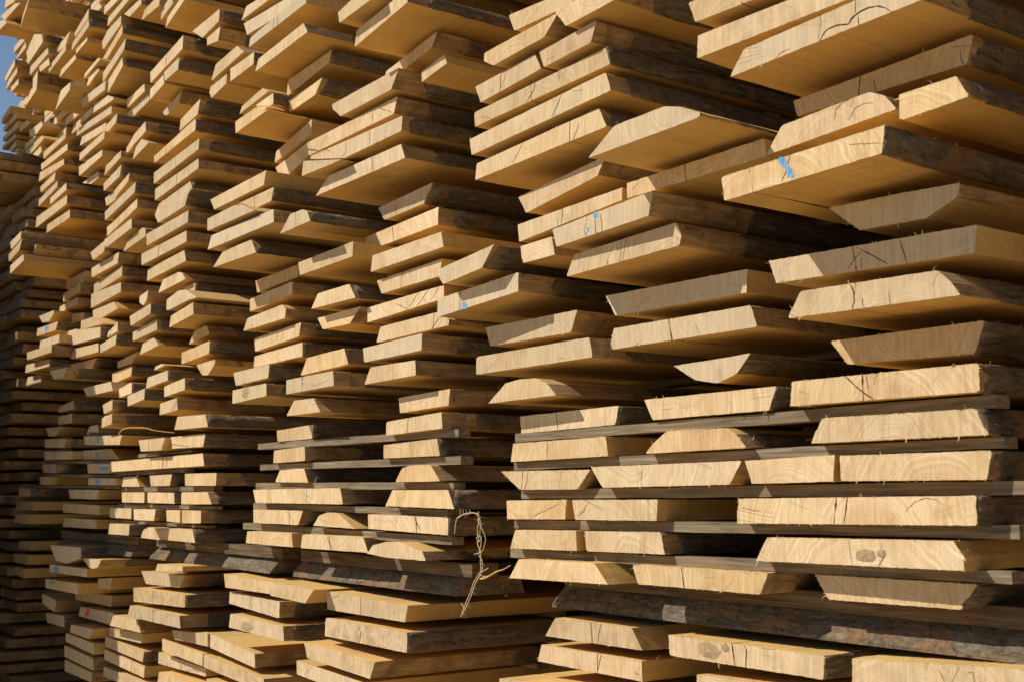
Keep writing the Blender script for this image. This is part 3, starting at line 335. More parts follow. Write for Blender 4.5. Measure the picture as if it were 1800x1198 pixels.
 [224,-6.492,0.0021,2.3063,[-0.1343,0.0051,0.1248,0.0183,0.1543,-0.0033,-0.1447,-0.0202],"n",0,"","",194],
 [225,-6.5027,0.0142,2.2614,[-0.075,0.0124,0.088,0.0207,0.1039,0.0033,-0.1169,-0.0364],"n",0,"","",175],
 [226,-6.3458,0.0535,2.4694,[-0.1491,-0.0084,-0.0542,0.0305,0.1628,0.0419,0.1627,-0.0061,-0.1221,-0.0579],"s",0,"","medium-wide pale bark-edged board, third from top, third column from left, third stack",583],
 [227,-6.3382,0.061,2.3902,[-0.1759,-0.017,0.1765,0.0636,0.1825,0.0159,-0.1831,-0.0625],"s",0,"","medium-wide pale bark-edged board, fourth from top, third column from left, third stack",519],
 [228,-6.0817,-0.0036,2.2186,[-0.1849,-0.009,0.19,0.0602,0.1726,0.0098,-0.1777,-0.061],"s",0,"","medium-wide pale bark-edged board, second from top, fourth column from left, third stack",617],
 [229,-6.0595,0.0004,2.142,[-0.1147,0.0003,0.1058,0.057,0.1235,0.0117,-0.1147,-0.069],"s",0,"","narrow pale bark-edged board, third from top, fourth column from left, third stack",578],
 [230,-6.199,0.0441,2.5491,[-0.1795,0.0146,0.1722,0.0251,0.2004,-0.0094,-0.1932,-0.0302],"s",0,"","medium-wide pale bark-edged board, second from top, third column from left, third stack",479],
 [231,-6.3038,0.0318,2.6083,[-0.0966,0.02,0.0597,0.0218,0.141,-0.019,-0.1041,-0.0227],"n",0,"","narrow pale bare-edged board, first from top, third column from left, third stack",261],
 [232,-7.605,-0.0343,2.7707,[-0.2268,0.0249,-0.0357,0.0848,0.2169,0.0015,0.2157,-0.0389,-0.1703,-0.0723],"s",0,"","medium-wide pale bark-edged board, second from top, third column from left, farthest lit stack",838],
 [233,-7.5568,-0.0174,2.6604,[-0.2094,0.024,0.2049,0.0252,0.212,-0.0152,-0.2075,-0.0339],"s",0,"","medium-wide pale bark-edged board, third from top, third column from left, farthest lit stack",401],
 [234,-7.4298,-0.0153,2.5938,[-0.1164,0.0257,0.0912,0.0189,0.1164,-0.029,-0.0912,-0.0157],"s",0,"","",185],
 [235,-8.1081,0.0,2.8939,[-0.1167,-0.007,0.1013,0.035,0.1202,-0.0121,-0.1048,-0.0159],"n",0,"","",108],
 [236,-8.4478,0.011,2.862,[-0.1521,-0.0009,0.1322,0.0442,0.1416,-0.001,-0.1216,-0.0422],"s",0,"","",189],
 [237,-8.3839,0.0127,2.797,[-0.106,0.0165,0.1386,0.0304,0.1466,-0.0087,-0.1793,-0.0382],"s",0,"","",193],
 [238,-8.3444,0.0226,2.7311,[-0.1119,0.0212,0.1037,0.0182,0.1117,-0.0208,-0.1035,-0.0186],"s",0,"","",131],
 [239,-7.6652,-0.0085,2.5651,[-0.0645,0.0309,0.0581,0.0495,0.0558,-0.033,-0.0495,-0.0475],"s",0,"","",177],
 [240,-6.6306,-0.1001,2.1794,[-0.0613,0.0328,0.1068,0.0327,0.1065,-0.0098,-0.1519,-0.0558],"n",0,"","narrow pale bare-edged board, sixth from top, rightmost column, farthest lit stack",346],
 [241,-7.6312,-0.0302,2.4762,[-0.0488,0.0258,0.1106,0.0344,0.1015,-0.0113,-0.1632,-0.0489],"s",0,"","",218],
 [242,-6.3761,-0.0159,2.1187,[-0.2056,0.0279,0.198,0.0202,0.1918,-0.0272,-0.1842,-0.0208],"n",0,"","medium-wide pale bare-edged board, fifth from top, third column from left, third stack",569],
 [243,-6.2525,0.0067,2.0479,[-0.1761,0.036,0.0619,0.0191,0.1545,-0.0166,0.1562,-0.0292,-0.1966,-0.0093],"n",0,"","medium-wide pale bare-edged board, sixth from top, third column from left, third stack",436],
 [244,-6.5804,0.0105,2.0606,[-0.1108,0.0163,0.112,0.0221,0.1107,-0.0158,-0.112,-0.0226],"n",0,"","",243],
 [245,-6.4378,0.0108,1.9914,[-0.2814,0.0273,0.2869,0.0104,0.2922,-0.0297,-0.2977,-0.008],"n",0,"","broad pale bare-edged board, seventh from top, third column from left, third stack",664],
 [246,-6.4724,0.0183,1.9305,[-0.1851,0.0308,0.2167,0.0101,0.1897,-0.0284,-0.2213,-0.0124],"n",0,"","medium-wide pale bare-edged board, ninth from top, third column from left, third stack",515],
 [247,-6.0971,-0.0011,1.8849,[-0.1155,0.0125,0.1058,0.032,0.0932,-0.0104,-0.0836,-0.0342],"s",0,"","narrow pale bark-edged board, eighth from top, third column from left, third stack",312],
 [248,-6.2849,-0.0378,1.809,[-0.2056,0.0067,0.2062,0.0319,0.1989,-0.0062,-0.1996,-0.0324],"n",0,"","medium-wide pale bare-edged board, tenth from top, third column from left, third stack",499],
 [249,-6.3415,-0.025,1.738,[-0.2206,0.0268,0.2141,0.0171,0.2187,-0.016,-0.2121,-0.0279],"n",0,"","medium-wide pale bare-edged board, eleventh from top, third column from left, third stack",594],
 [250,-5.9333,-0.0301,1.6433,[-0.1071,0.0073,0.1177,0.0294,0.1212,0.0018,-0.1318,-0.0385],"w",0,"","narrow pale waney-edged board, eighth from top, fourth column from left, third stack",312],
 [251,-5.8539,0.0246,1.7165,[-0.0437,0.0043,0.0447,0.0373,0.0612,-0.0053,-0.0621,-0.0363],"n",0,"","",169],
 [252,-5.5809,-0.018,1.7081,[-0.0982,0.0106,0.0823,0.0376,0.0945,-0.0116,-0.0786,-0.0366],"s",0,"","narrow pale bark-edged board, fifth from top, fifth column from left, third stack",382],
 [253,-5.5664,-0.0189,1.6361,[-0.0533,0.014,0.0259,0.033,0.1299,-0.0093,-0.1024,-0.0377],"w",0,"","narrow pale waney-edged board, sixth from top, fifth column from left, third stack",346],
 [254,-6.041,0.0193,1.693,[-0.0764,0.0172,0.0667,0.0286,0.0789,-0.0087,-0.0692,-0.037],"n",0,"","",245],
 [255,-5.9855,-0.0155,1.5725,[-0.129,0.0023,0.1374,0.0455,0.1154,-0.0112,-0.1237,-0.0366],"s",0,"","narrow pale bark-edged board, ninth from top, fourth column from left, third stack",433],
 [256,-5.8791,0.001,1.5179,[-0.1147,-0.0015,0.1162,0.0416,0.1017,0.0029,-0.1032,-0.0429],"s",0,"","narrow pale bark-edged board, tenth from top, fourth column from left, third stack",333],
 [257,-6.0806,0.0088,1.4939,[-0.0924,0.0208,0.0554,0.0262,0.0979,-0.0216,-0.0609,-0.0254],"s",0,"","narrow pale bark-edged board, eleventh from top, fourth column from left, third stack",263],
 [258,-5.9045,0.0018,1.4402,[-0.2412,-0.0037,0.2403,0.0508,0.2295,0.0026,-0.2286,-0.0497],"s",0,"","broad pale bark-edged board, twelfth from top, fourth column from left, third stack",851],
 [259,-5.9263,0.0218,1.3671,[-0.2432,-0.0031,0.2395,0.0491,0.2402,0.0059,-0.2366,-0.052],"s",0,"","broad pale bark-edged board, 13th from top, fourth column from left, third stack",854],
 [260,-5.9451,0.0137,1.2899,[-0.2137,0.0056,0.195,0.0418,0.2009,-0.0062,-0.1823,-0.0412],"w",0,"","medium-wide pale waney-edged board, 14th from top, fourth column from left, third stack",742],
 [261,-5.7474,0.0428,1.2411,[-0.1297,0.0038,0.077,0.0332,0.119,0.021,0.1233,-0.0168,-0.1895,-0.0412],"w",0,"","medium-wide pale waney-edged board, 15th from top, fourth column from left, third stack",537],
 [262,-6.3306,0.034,1.2683,[-0.1479,0.0156,0.1419,0.0397,0.0997,-0.0211,-0.0936,-0.0342],"s",0,"","medium-wide pale bark-edged board, 13th from top, third column from left, third stack",445],
 [263,-6.3306,0.0695,1.1947,[-0.2232,0.0181,0.2245,0.0361,0.2074,-0.0203,-0.2088,-0.034],"s",0,"","medium-wide pale bark-edged board, 14th from top, third column from left, third stack",785],
 [264,-6.3505,0.094,1.1214,[-0.2537,0.0138,0.2497,0.0385,0.2504,-0.0148,-0.2463,-0.0375],"s",0,"","broad pale bark-edged board, 15th from top, third column from left, third stack",882],
 [265,-6.3525,0.0873,1.0463,[-0.2557,0.0343,0.2469,0.029,0.2533,-0.021,-0.2445,-0.0423],"w",0,"","broad pale waney-edged board, 16th from top, third column from left, third stack",1061],
 [266,-6.3776,0.0915,0.9614,[-0.2113,0.0295,0.1598,0.027,0.2391,-0.0168,-0.1876,-0.0397],"w",0,"","broad pale waney-edged board, 17th from top, third column from left, third stack",769],
 [267,-6.8304,0.0851,0.9803,[-0.1239,0.0314,0.1172,0.015,0.1305,-0.0266,-0.1239,-0.0197],"s",0,"","narrow pale bark-edged board, second from top, second column from left, third stack",562],
 [268,-6.4121,0.0271,0.8973,[-0.1503,0.0288,0.0567,0.0228,0.2439,-0.0329,-0.1503,-0.0187],"n",0,"","medium-wide pale bare-edged board, 18th from top, third column from left, third stack",654],
 [269,-7.1013,-0.008,1.0106,[-0.188,0.0229,0.1098,0.0216,0.143,0.0089,0.0407,-0.0308,-0.1054,-0.0226],"n",0,"","medium-wide pale bare-edged board, first from top, first column from left, third stack",301],
 [270,-6.9909,-0.039,0.9227,[-0.2027,0.0259,0.2294,0.0173,0.1844,-0.0259,-0.2111,-0.0173],"s",0,"","pale bark-edged board with blue paint marks, third from top, second column from left, third stack",468],
 [271,-6.7213,0.0074,0.8653,[-0.0681,0.0228,0.155,0.0168,0.0334,-0.0195,-0.1202,-0.0202],"n",0,"","",223],
 [272,-6.2546,-0.0344,0.8105,[-0.2444,0.0499,0.2439,0.0143,0.2449,-0.037,-0.2444,-0.0272],"s",0,"","broad pale bark-edged board, 19th from top, third column from left, third stack",1155],
 [273,-5.9079,-0.0049,0.7968,[-0.0736,-0.0002,0.0749,0.0356,0.0808,-0.0096,-0.0821,-0.0258],"w",0,"","",219],
 [274,-6.6902,-0.0985,0.8183,[-0.1791,0.0226,0.1871,0.0187,0.1871,-0.0235,-0.1951,-0.0179],"n",0,"","medium-wide pale bare-edged board, fifth from top, second column from left, third stack",442],
 [275,-6.8179,-0.1173,0.771,[-0.2572,0.0253,0.2567,0.0163,0.2491,-0.0233,-0.2486,-0.0184],"s",0,"","broad pale bark-edged board, sixth from top, second column from left, third stack",571],
 [276,-6.991,-0.0799,0.7157,[-0.2417,0.0259,0.2465,0.0163,0.2536,-0.0236,-0.2583,-0.0187],"s",0,"","broad pale bark-edged board, seventh from top, second column from left, third stack",546],
 [277,-7.2094,-0.0406,0.656,[-0.137,0.0269,0.1376,0.0202,0.1699,-0.0253,-0.1704,-0.0217],"s",0,"","medium-wide pale bark-edged board, second from top, first column from left, third stack",351],
 [278,-6.3404,-0.1368,0.6147,[-0.1657,0.028,0.1551,0.0204,0.0888,-0.0259,-0.0781,-0.0225],"s",0,"","medium-wide pale bark-edged board, 22nd from top, third column from left, third stack",382],
 [279,-6.2863,-0.0238,0.7344,[-0.1862,0.0286,0.2139,0.0179,0.2202,-0.0266,-0.2479,-0.02],"s",0,"","broad pale bark-edged board, 20th from top, third column from left, third stack",698],
 [280,-6.4984,0.0284,0.679,[-0.235,0.0268,0.2416,0.0193,0.1706,-0.0255,-0.1772,-0.0206],"s",0,"","broad pale bark-edged board, 21st from top, third column from left, third stack",632],
 [281,-5.9392,-0.0146,0.7333,[-0.1253,0.0112,0.128,0.0335,0.1168,-0.0133,-0.1194,-0.0314],"s",0,"","narrow pale bark-edged board, 17th from top, fourth column from left, third stack",428],
 [282,-6.0177,-0.0305,0.5182,[-0.2563,0.0239,0.2,0.0222,0.2406,-0.0226,-0.1843,-0.0235],"n",0,"","broad pale bare-edged board, 20th from top, fourth column from left, third stack",781],
 [283,-5.7762,-0.0528,0.4158,[-0.0831,0.015,0.0651,0.0311,0.0713,-0.0157,-0.0533,-0.0304],"s",0,"","narrow pale bark-edged board, 22nd from top, fourth column from left, third stack",279],
 [284,-6.7723,0.0263,0.4757,[-0.1456,0.0098,0.143,0.0275,0.1431,-0.0173,-0.1405,-0.02],"s",0,"","medium-wide pale bark-edged board, eighth from top, second column from left, third stack",314],
 [285,-6.8004,0.032,0.4119,[-0.1374,0.0229,0.1333,0.025,0.1412,-0.0244,-0.1371,-0.0235],"w",0,"","narrow pale waney-edged board, ninth from top, second column from left, third stack",383],
 [286,-6.9178,0.0006,0.3481,[-0.1308,0.0253,0.1438,0.0212,0.0625,-0.0249,-0.0755,-0.0216],"w",0,"","narrow pale waney-edged board with blue-green streaks, tenth from top, second column from left, third stack",268],
 [287,-5.7284,-0.071,0.3512,[-0.0228,0.0209,0.0847,0.024,0.0852,-0.0218,-0.0733,-0.034,-0.0737,0.011],"s",0,"","narrow pale bark-edged board, 23rd from top, fourth column from left, third stack",333],
 [288,-6.3448,0.0513,0.3362,[-0.0625,0.0201,0.0666,0.0238,0.0985,-0.0221,-0.1027,-0.0217],"n",0,"","",253],
 [289,-6.8072,-0.0132,0.2812,[-0.2083,0.0289,0.2109,0.0173,0.1972,-0.0284,-0.1998,-0.0178],"w",0,"","medium-wide pale waney-edged board with blue-green streaks, eleventh from top, second column from left, third stack",546],
 [290,-5.9104,-0.0334,0.2637,[-0.2903,0.0307,0.2939,0.013,0.2608,-0.0298,-0.2644,-0.0139],"n",0,"","broad pale bare-edged board with blue-green streaks, 24th from top, fourth column from left, third stack",994],
 [291,-6.2047,-0.0116,0.2864,[0.0,0.0165,0.0,0.0311,0.0,-0.0203,0.0,-0.0273],"s",0,"","",190],
 [292,-6.7851,-0.001,0.2151,[-0.2731,0.029,0.2611,0.0154,0.2609,-0.0262,-0.2489,-0.0182],"n",0,"","broad pale bare-edged board with blue-green streaks, twelfth from top, second column from left, third stack",676],
 [293,-6.254,0.0596,0.2061,[-0.2906,0.0283,0.2018,0.0231,0.3384,-0.0327,-0.2496,-0.0187],"n",0,"","broad pale bare-edged board with blue-green streaks, 25th from top, third column from left, third stack",987],
 [294,-7.0041,0.0148,0.1491,[-0.1421,0.025,0.1374,0.0213,0.1306,-0.0261,-0.1259,-0.0202],"s",0,"","narrow pale bark-edged board with blue-green streaks, third from top, first column from left, third stack",338],
 [295,-6.0579,0.0001,0.132,[-0.1985,0.0274,0.1884,0.0193,0.1886,-0.0261,-0.1785,-0.0206],"n",0,"","medium-wide pale bare-edged board with blue-green streaks, 25th from top, fourth column from left, third stack",686],
 [296,-7.1002,0.0223,0.0824,[-0.1188,0.0221,0.1107,0.0214,0.1111,-0.0247,-0.1031,-0.0189],"n",0,"","",256],
 [297,-6.0104,0.0049,0.0666,[-0.2258,0.0201,0.2212,0.0132,0.2254,-0.0191,-0.2207,-0.0142],"n",0,"","broad pale bare-edged board with blue-green streaks, 26th from top, fourth column from left, third stack",594],
 [298,-7.4503,-0.0003,0.019,[-0.1349,0.0271,0.1259,0.0214,0.1514,-0.0242,-0.1423,-0.0243],"s",0,"","medium-wide pale bark-edged board, fifth from top, first column from left, third stack",314],
 [299,-6.3361,0.0127,0.0061,[-0.2817,0.0251,0.2821,0.021,0.2459,-0.0254,-0.2462,-0.0207],"n",0,"","broad pale bare-edged board, 26th from top, third column from left, third stack",863],
 [300,-7.4192,-0.0041,-0.0586,[-0.1965,0.0249,0.1908,0.0242,0.192,-0.025,-0.1864,-0.0242],"n",0,"","medium-wide pale bare-edged board, sixth from top, first column from left, third stack",447],
 [301,-6.356,0.0086,-0.0681,[-0.3203,0.0259,0.3199,0.0201,0.3203,-0.0259,-0.3198,-0.0201],"n",0,"","broad pale bare-edged board, 27th from top, third column from left, third stack",1041],
 [302,-7.3901,-0.0229,-0.1333,[-0.1313,0.025,0.1519,0.0263,0.1539,-0.027,-0.1746,-0.0243],"n",0,"","medium-wide pale bare-edged board, seventh from top, first column from left, third stack",376],
 [303,-6.3291,-0.0005,-0.14,[-0.2732,0.023,0.2905,0.0221,0.2907,-0.0219,-0.308,-0.0232],"n",0,"","broad pale bare-edged board, 28th from top, third column from left, third stack",936],
 [304,-7.4405,0.0169,-0.2874,[-0.1523,0.0221,0.1638,0.0272,0.1489,-0.0246,-0.1605,-0.0247],"n",0,"o","medium-wide pale bare-edged board, first from top, first column from left, far lower tier",370],
 [305,-7.396,-0.0151,-0.3618,[-0.1552,0.0236,0.1704,0.0276,0.1477,-0.0262,-0.1629,-0.025],"n",0,"o","medium-wide pale bare-edged board, second from top, first column from left, far lower tier",395],
 [306,-7.3832,-0.0252,-0.4345,[-0.1105,0.0248,0.1222,0.0229,0.1073,-0.0286,-0.1191,-0.0191],"n",0,"o","narrow pale bare-edged board, third from top, first column from left, far lower tier",269],
 [307,-6.262,-0.077,-0.2933,[-0.3046,0.0392,0.2311,0.0439,0.2388,-0.0064,0.0131,-0.0417,-0.1783,-0.035],"s",0,"go","broad greyed bark-edged board, first from top, third column from left, far lower tier",1258],
 [308,-5.8071,-0.0863,-0.3136,[-0.1595,0.0165,-0.027,0.0192,0.1461,0.0223,0.0944,-0.0144,0.0032,-0.0257,-0.0572,-0.018],"s",0,"o","medium-wide pale bark-edged board, first from top, fourth column from left, far lower tier",393],
 [309,-6.2326,-0.0771,-0.368,[-0.345,0.0144,0.3387,0.0241,0.3444,-0.0145,-0.3382,-0.024],"n",0,"o","bare-edged board with blue paint marks, second from top, third column from left, far lower tier",974],
 [310,-8.4995,0.0111,2.563,[-0.1242,0.0099,0.1248,0.0352,0.1147,-0.015,-0.1153,-0.0302],"n",0,"","",161],
 [311,-8.3163,0.0008,2.4657,[-0.1871,0.0102,0.1795,0.0256,0.1884,-0.0179,-0.1809,-0.0179],"n",0,"","",209],
 [312,-8.3325,0.0075,2.4041,[-0.2084,0.013,0.2003,0.0255,0.2103,-0.0232,-0.2022,-0.0152],"n",0,"","",250],
 [313,-8.3769,0.0113,2.3479,[-0.1682,0.0121,0.1627,0.0155,0.1789,-0.0143,-0.1734,-0.0133],"n",0,"","",147],
 [314,-8.2719,0.0178,2.2878,[-0.129,0.0073,0.08,0.03,0.0889,-0.0133,-0.0399,-0.0241],"n",0,"","",115],
 [315,-8.1565,0.0157,2.2351,[-0.063,0.0168,0.0473,0.0112,0.0549,-0.0263,-0.0392,-0.0017],"n",0,"","",44],
 [316,-8.0227,0.0224,2.3709,[-0.1135,0.0163,0.059,0.0232,0.1717,-0.0258,-0.1173,-0.0136],"w",0,"","",156],
 [317,-7.7044,0.0202,2.2637,[-0.1662,0.0361,0.1258,0.0211,0.1579,-0.0113,0.0201,-0.0301,-0.1375,-0.0158],"n",0,"","medium-wide pale bare-edged board, second from top, second column from left, farthest lit stack",282],
 [318,-7.7997,0.0088,2.1987,[-0.1316,0.024,0.1462,0.0155,0.0993,-0.0218,-0.1139,-0.0177],"n",0,"","",183],
 [319,-7.613,-0.0011,2.1399,[-0.2454,0.014,0.1475,0.0261,0.2049,-0.007,-0.1069,-0.0332],"n",0,"","broad pale bare-edged board, seventh from top, third column from left, farthest lit stack",317],
 [320,-7.5289,-0.0009,2.077,[-0.1353,0.0168,0.0571,0.0241,0.0814,-0.0149,-0.0031,-0.026],"n",0,"","",130],
 [321,-7.1961,0.0062,2.038,[-0.2524,0.0208,0.2572,0.0171,0.2395,-0.0143,-0.2443,-0.0236],"s",0,"","broad pale bark-edged board, fourth from top, fourth column from left, farthest lit stack",431],
 [322,-7.2142,0.0124,1.974,[-0.2899,0.0228,0.2788,0.0165,0.2852,-0.0229,-0.2741,-0.0164],"s",0,"","broad pale bark-edged board, fifth from top, fourth column from left, farthest lit stack",508],
 [323,-7.2376,0.0066,1.903,[-0.2509,0.0372,0.2522,0.0067,0.2656,-0.0277,-0.267,-0.0161],"s",0,"","broad pale bark-edged board, sixth from top, fourth column from left, farthest lit stack",515],
 [324,-7.2903,0.0028,1.8325,[-0.1657,0.0114,0.1702,0.029,0.146,-0.0157,-0.1505,-0.0247],"s",0,"","medium-wide pale bark-edged board, seventh from top, fourth column from left, farthest lit stack",286],
 [325,-7.2798,0.0044,1.7655,[-0.1943,0.0025,0.1956,0.0364,0.1938,0.0008,-0.1951,-0.0396],"s",0,"","medium-wide pale bark-edged board, eighth from top, fourth column from left, farthest lit stack",341],
 [326,-7.0758,0.0103,1.7237,[-0.1541,0.005,0.1477,0.0345,0.1619,-0.006,-0.1555,-0.0335],"w",0,"","medium-wide pale waney-edged board, ninth from top, fourth column from left, farthest lit stack",303],
 [327,-7.194,0.0053,1.6427,[-0.3257,0.0262,0.328,0.0314,0.3287,-0.019,-0.331,-0.0386],"s",0,"","broad pale bark-edged board, tenth from top, fourth column from left, farthest lit stack",886],
 [328,-7.1047,0.0239,1.5698,[-0.2173,0.0182,0.2213,0.0316,0.2297,-0.0203,-0.2337,-0.0295],"w",0.6,"","waney-edged board with a cracked end, eleventh from top, fourth column from left, farthest lit stack",548],
 [329,-6.4317,0.0167,1.6743,[-0.1793,0.0151,0.0916,0.0211,0.1097,-0.0137,-0.022,-0.0226],"w",0,"","",245],
 [330,-7.0406,-0.216,1.4163,[-0.1279,0.0104,0.1143,0.0331,0.1147,-0.0098,-0.1011,-0.0337],"s",0,"","",239],
 [331,-7.0273,-0.222,1.35,[-0.1347,0.0031,0.1533,0.0454,0.0983,-0.0092,-0.1169,-0.0392],"s",0,"","medium-wide pale bark-edged board, 13th from top, fourth column from left, farthest lit stack",270],
 [332,-6.8501,-0.1586,1.3404,[-0.0199,0.0186,0.0325,0.0233,0.0073,-0.0107,-0.0199,-0.0313],"s",0,"","",181],
 [333,-6.9942,-0.2145,1.2776,[-0.1518,0.0124,0.1392,0.0306,0.1629,-0.007,-0.1503,-0.0359],"n",0,"","medium-wide pale bare-edged board, 14th from top, fourth column from left, farthest lit stack",317],
 [334,-6.9382,0.0909,1.2026,[-0.1711,0.0263,0.1835,0.0305,0.1504,-0.0331,-0.1629,-0.0238],"n",0,"","medium-wide pale bare-edged board, 15th from top, fourth column from left, farthest lit stack",514],
 [335,-6.9031,0.0654,1.1287,[-0.1618,0.0161,0.1619,0.0315,0.1692,-0.0162,-0.1694,-0.0314],"s",0,"","medium-wide pale bark-edged board, 16th from top, fourth column from left, farthest lit stack",429],
 [336,-6.9442,0.0611,1.0612,[-0.1709,0.0146,0.1728,0.022,0.1788,-0.0171,-0.1807,-0.0195],"s",0,"","medium-wide pale bark-edged board, 17th from top, fourth column from left, farthest lit stack",346],
]
MARKS = [
 [6,"blue",[-1.5154,0.6277,-1.5066,0.6312,-1.4979,0.6261,-1.4887,0.6119,-1.4786,0.596,-1.4743,0.589,-1.4783,0.5836,-1.4866,0.5878,-1.4936,0.5863,-1.4913,0.5958,-1.4985,0.608,-1.5072,0.6145]],
 [33,"blue",[-2.1621,0.6622,-2.1464,0.66,-2.1465,0.6498,-2.1548,0.6426,-2.1623,0.6501]],
 [33,"blue",[-2.1879,0.6308,-2.1797,0.6281,-2.181,0.62,-2.1881,0.6193]],
 [33,"blue",[-2.1953,0.6168,-2.1881,0.6182,-2.1894,0.61,-2.1953,0.6103]],
 [38,"blue",[-2.8058,0.5335,-2.7961,0.5363,-2.7864,0.5265,-2.7847,0.5143,-2.808,0.5154]],
 [270,"blue",[-7.0148,0.9415,-6.9515,0.9386,-6.9488,0.9233,-6.9896,0.9064,-7.0113,0.9045,-7.0278,0.9257]],
 [286,"teal",[-6.9083,0.3671,-6.7809,0.3664,-6.8456,0.354,-6.8981,0.3521]],
 [289,"teal",[-6.8116,0.2996,-6.7773,0.2992,-6.7704,0.2588,-6.8002,0.2597]],
 [289,"teal",[-6.7549,0.298,-6.7402,0.2978,-6.7339,0.2609,-6.7457,0.2613]],
 [290,"teal",[-6.009,0.2869,-5.9385,0.2848,-5.9521,0.2534,-5.9758,0.2505]],
 [292,"teal",[-6.9098,0.2377,-6.8824,0.2373,-6.8667,0.1992,-6.8876,0.1976]],
 [292,"teal",[-6.8461,0.2363,-6.8221,0.236,-6.8059,0.2018,-6.8276,0.1982]],
 [292,"teal",[-6.7968,0.2357,-6.782,0.2352,-6.7701,0.2091,-6.7848,0.2087]],
 [293,"teal",[-6.3006,0.2174,-6.2606,0.2221,-6.2576,0.2008,-6.2808,0.186,-6.3039,0.1865]],
 [293,"teal",[-6.2172,0.2266,-6.1985,0.2268,-6.1952,0.203,-6.2076,0.2025]],
 [294,"teal",[-7.0344,0.1676,-6.957,0.1673,-6.9976,0.1354,-7.0256,0.1358]],
 [294,"teal",[-6.9258,0.1634,-6.8963,0.1678,-6.9054,0.1505,-6.9199,0.1466]],
 [295,"blue",[-6.0773,0.1407,-5.8968,0.1373,-5.8944,0.119,-6.0141,0.1247]],
 [296,"teal",[-7.1455,0.0994,-7.1169,0.0999,-7.1071,0.0628,-7.1309,0.063]],
 [296,"teal",[-7.0587,0.1005,-7.012,0.1003,-7.0052,0.0621,-7.0441,0.0624]],
 [297,"blue",[-6.1216,0.0797,-6.0477,0.0789,-6.0506,0.0567,-6.1122,0.0572]],
 [309,"blue",[-6.4905,-0.3612,-6.4076,-0.3554,-6.3957,-0.3851,-6.4782,-0.3912]],
 [150,"blue",[-6.5711,-0.4398,-6.4924,-0.433,-6.507,-0.4506,-6.5597,-0.4537]],
 [144,"magenta",[-6.2992,-0.5673,-6.2363,-0.5617,-6.2549,-0.5966,-6.3094,-0.6065,-6.3155,-0.5873]],
]
STICKERS = [
 ["P1",[-2.5914,0.16,-1.1915,0.1711,-1.1958,0.1479,-2.5738,0.1386]],
 ["P1",[-2.5986,0.0864,-1.1808,0.099,-1.1834,0.0791,-2.6022,0.0657]],
 ["P1",[-2.5669,0.0141,-1.1448,0.0245,-1.1462,0.0011,-2.5669,-0.0084]],
 ["P1",[-2.5951,-0.0631,-1.1603,-0.0486,-1.1616,-0.0719,-2.5915,-0.0846]],
 ["P1",[-2.6143,-0.137,-1.1791,-0.1256,-1.1803,-0.1458,-2.6142,-0.1608]],
 ["P2",[-4.2398,0.1919,-2.8656,0.1863,-2.8612,0.163,-4.2312,0.1692]],
 ["P2",[-4.2091,0.1131,-2.8486,0.1095,-2.8483,0.0866,-4.205,0.0926]],
 ["P2",[-4.2447,0.0464,-2.8885,0.0373,-2.8883,0.0166,-4.2433,0.0242]],
 ["P2",[-4.2687,-0.0266,-2.9165,-0.0401,-2.9163,-0.0601,-4.2673,-0.0482]],
 ["P2",[-4.3514,-0.1019,-2.895,-0.1153,-2.8947,-0.1381,-4.3498,-0.1255]],
 ["P3",[-5.5911,0.1893,-4.9089,0.1885,-4.9078,0.1766,-5.5893,0.1739]],
 ["P3",[-5.8998,0.1086,-4.9784,0.1139,-4.9767,0.0955,-5.898,0.0949]],
 ["P3",[-5.8051,0.0388,-4.6578,0.0371,-4.6961,0.0165,-5.8027,0.0195]],
 ["P3",[-5.8376,-0.0389,-4.6563,-0.0419,-4.6551,-0.0569,-5.8356,-0.0546]],
 ["P3",[-7.2325,0.1979,-5.9928,0.1692,-5.9909,0.1551,-7.2293,0.1805]],
 ["P3",[-7.1699,0.1191,-5.8212,0.0984,-5.8193,0.0839,-7.1518,0.1073]],
 ["P3",[-7.4051,0.0585,-5.8256,0.0443,-5.824,0.0317,-7.403,0.0475]],
 ["P3",[-5.7855,-0.1158,-4.7149,-0.1192,-4.714,-0.1305,-5.7838,-0.1291]],
]
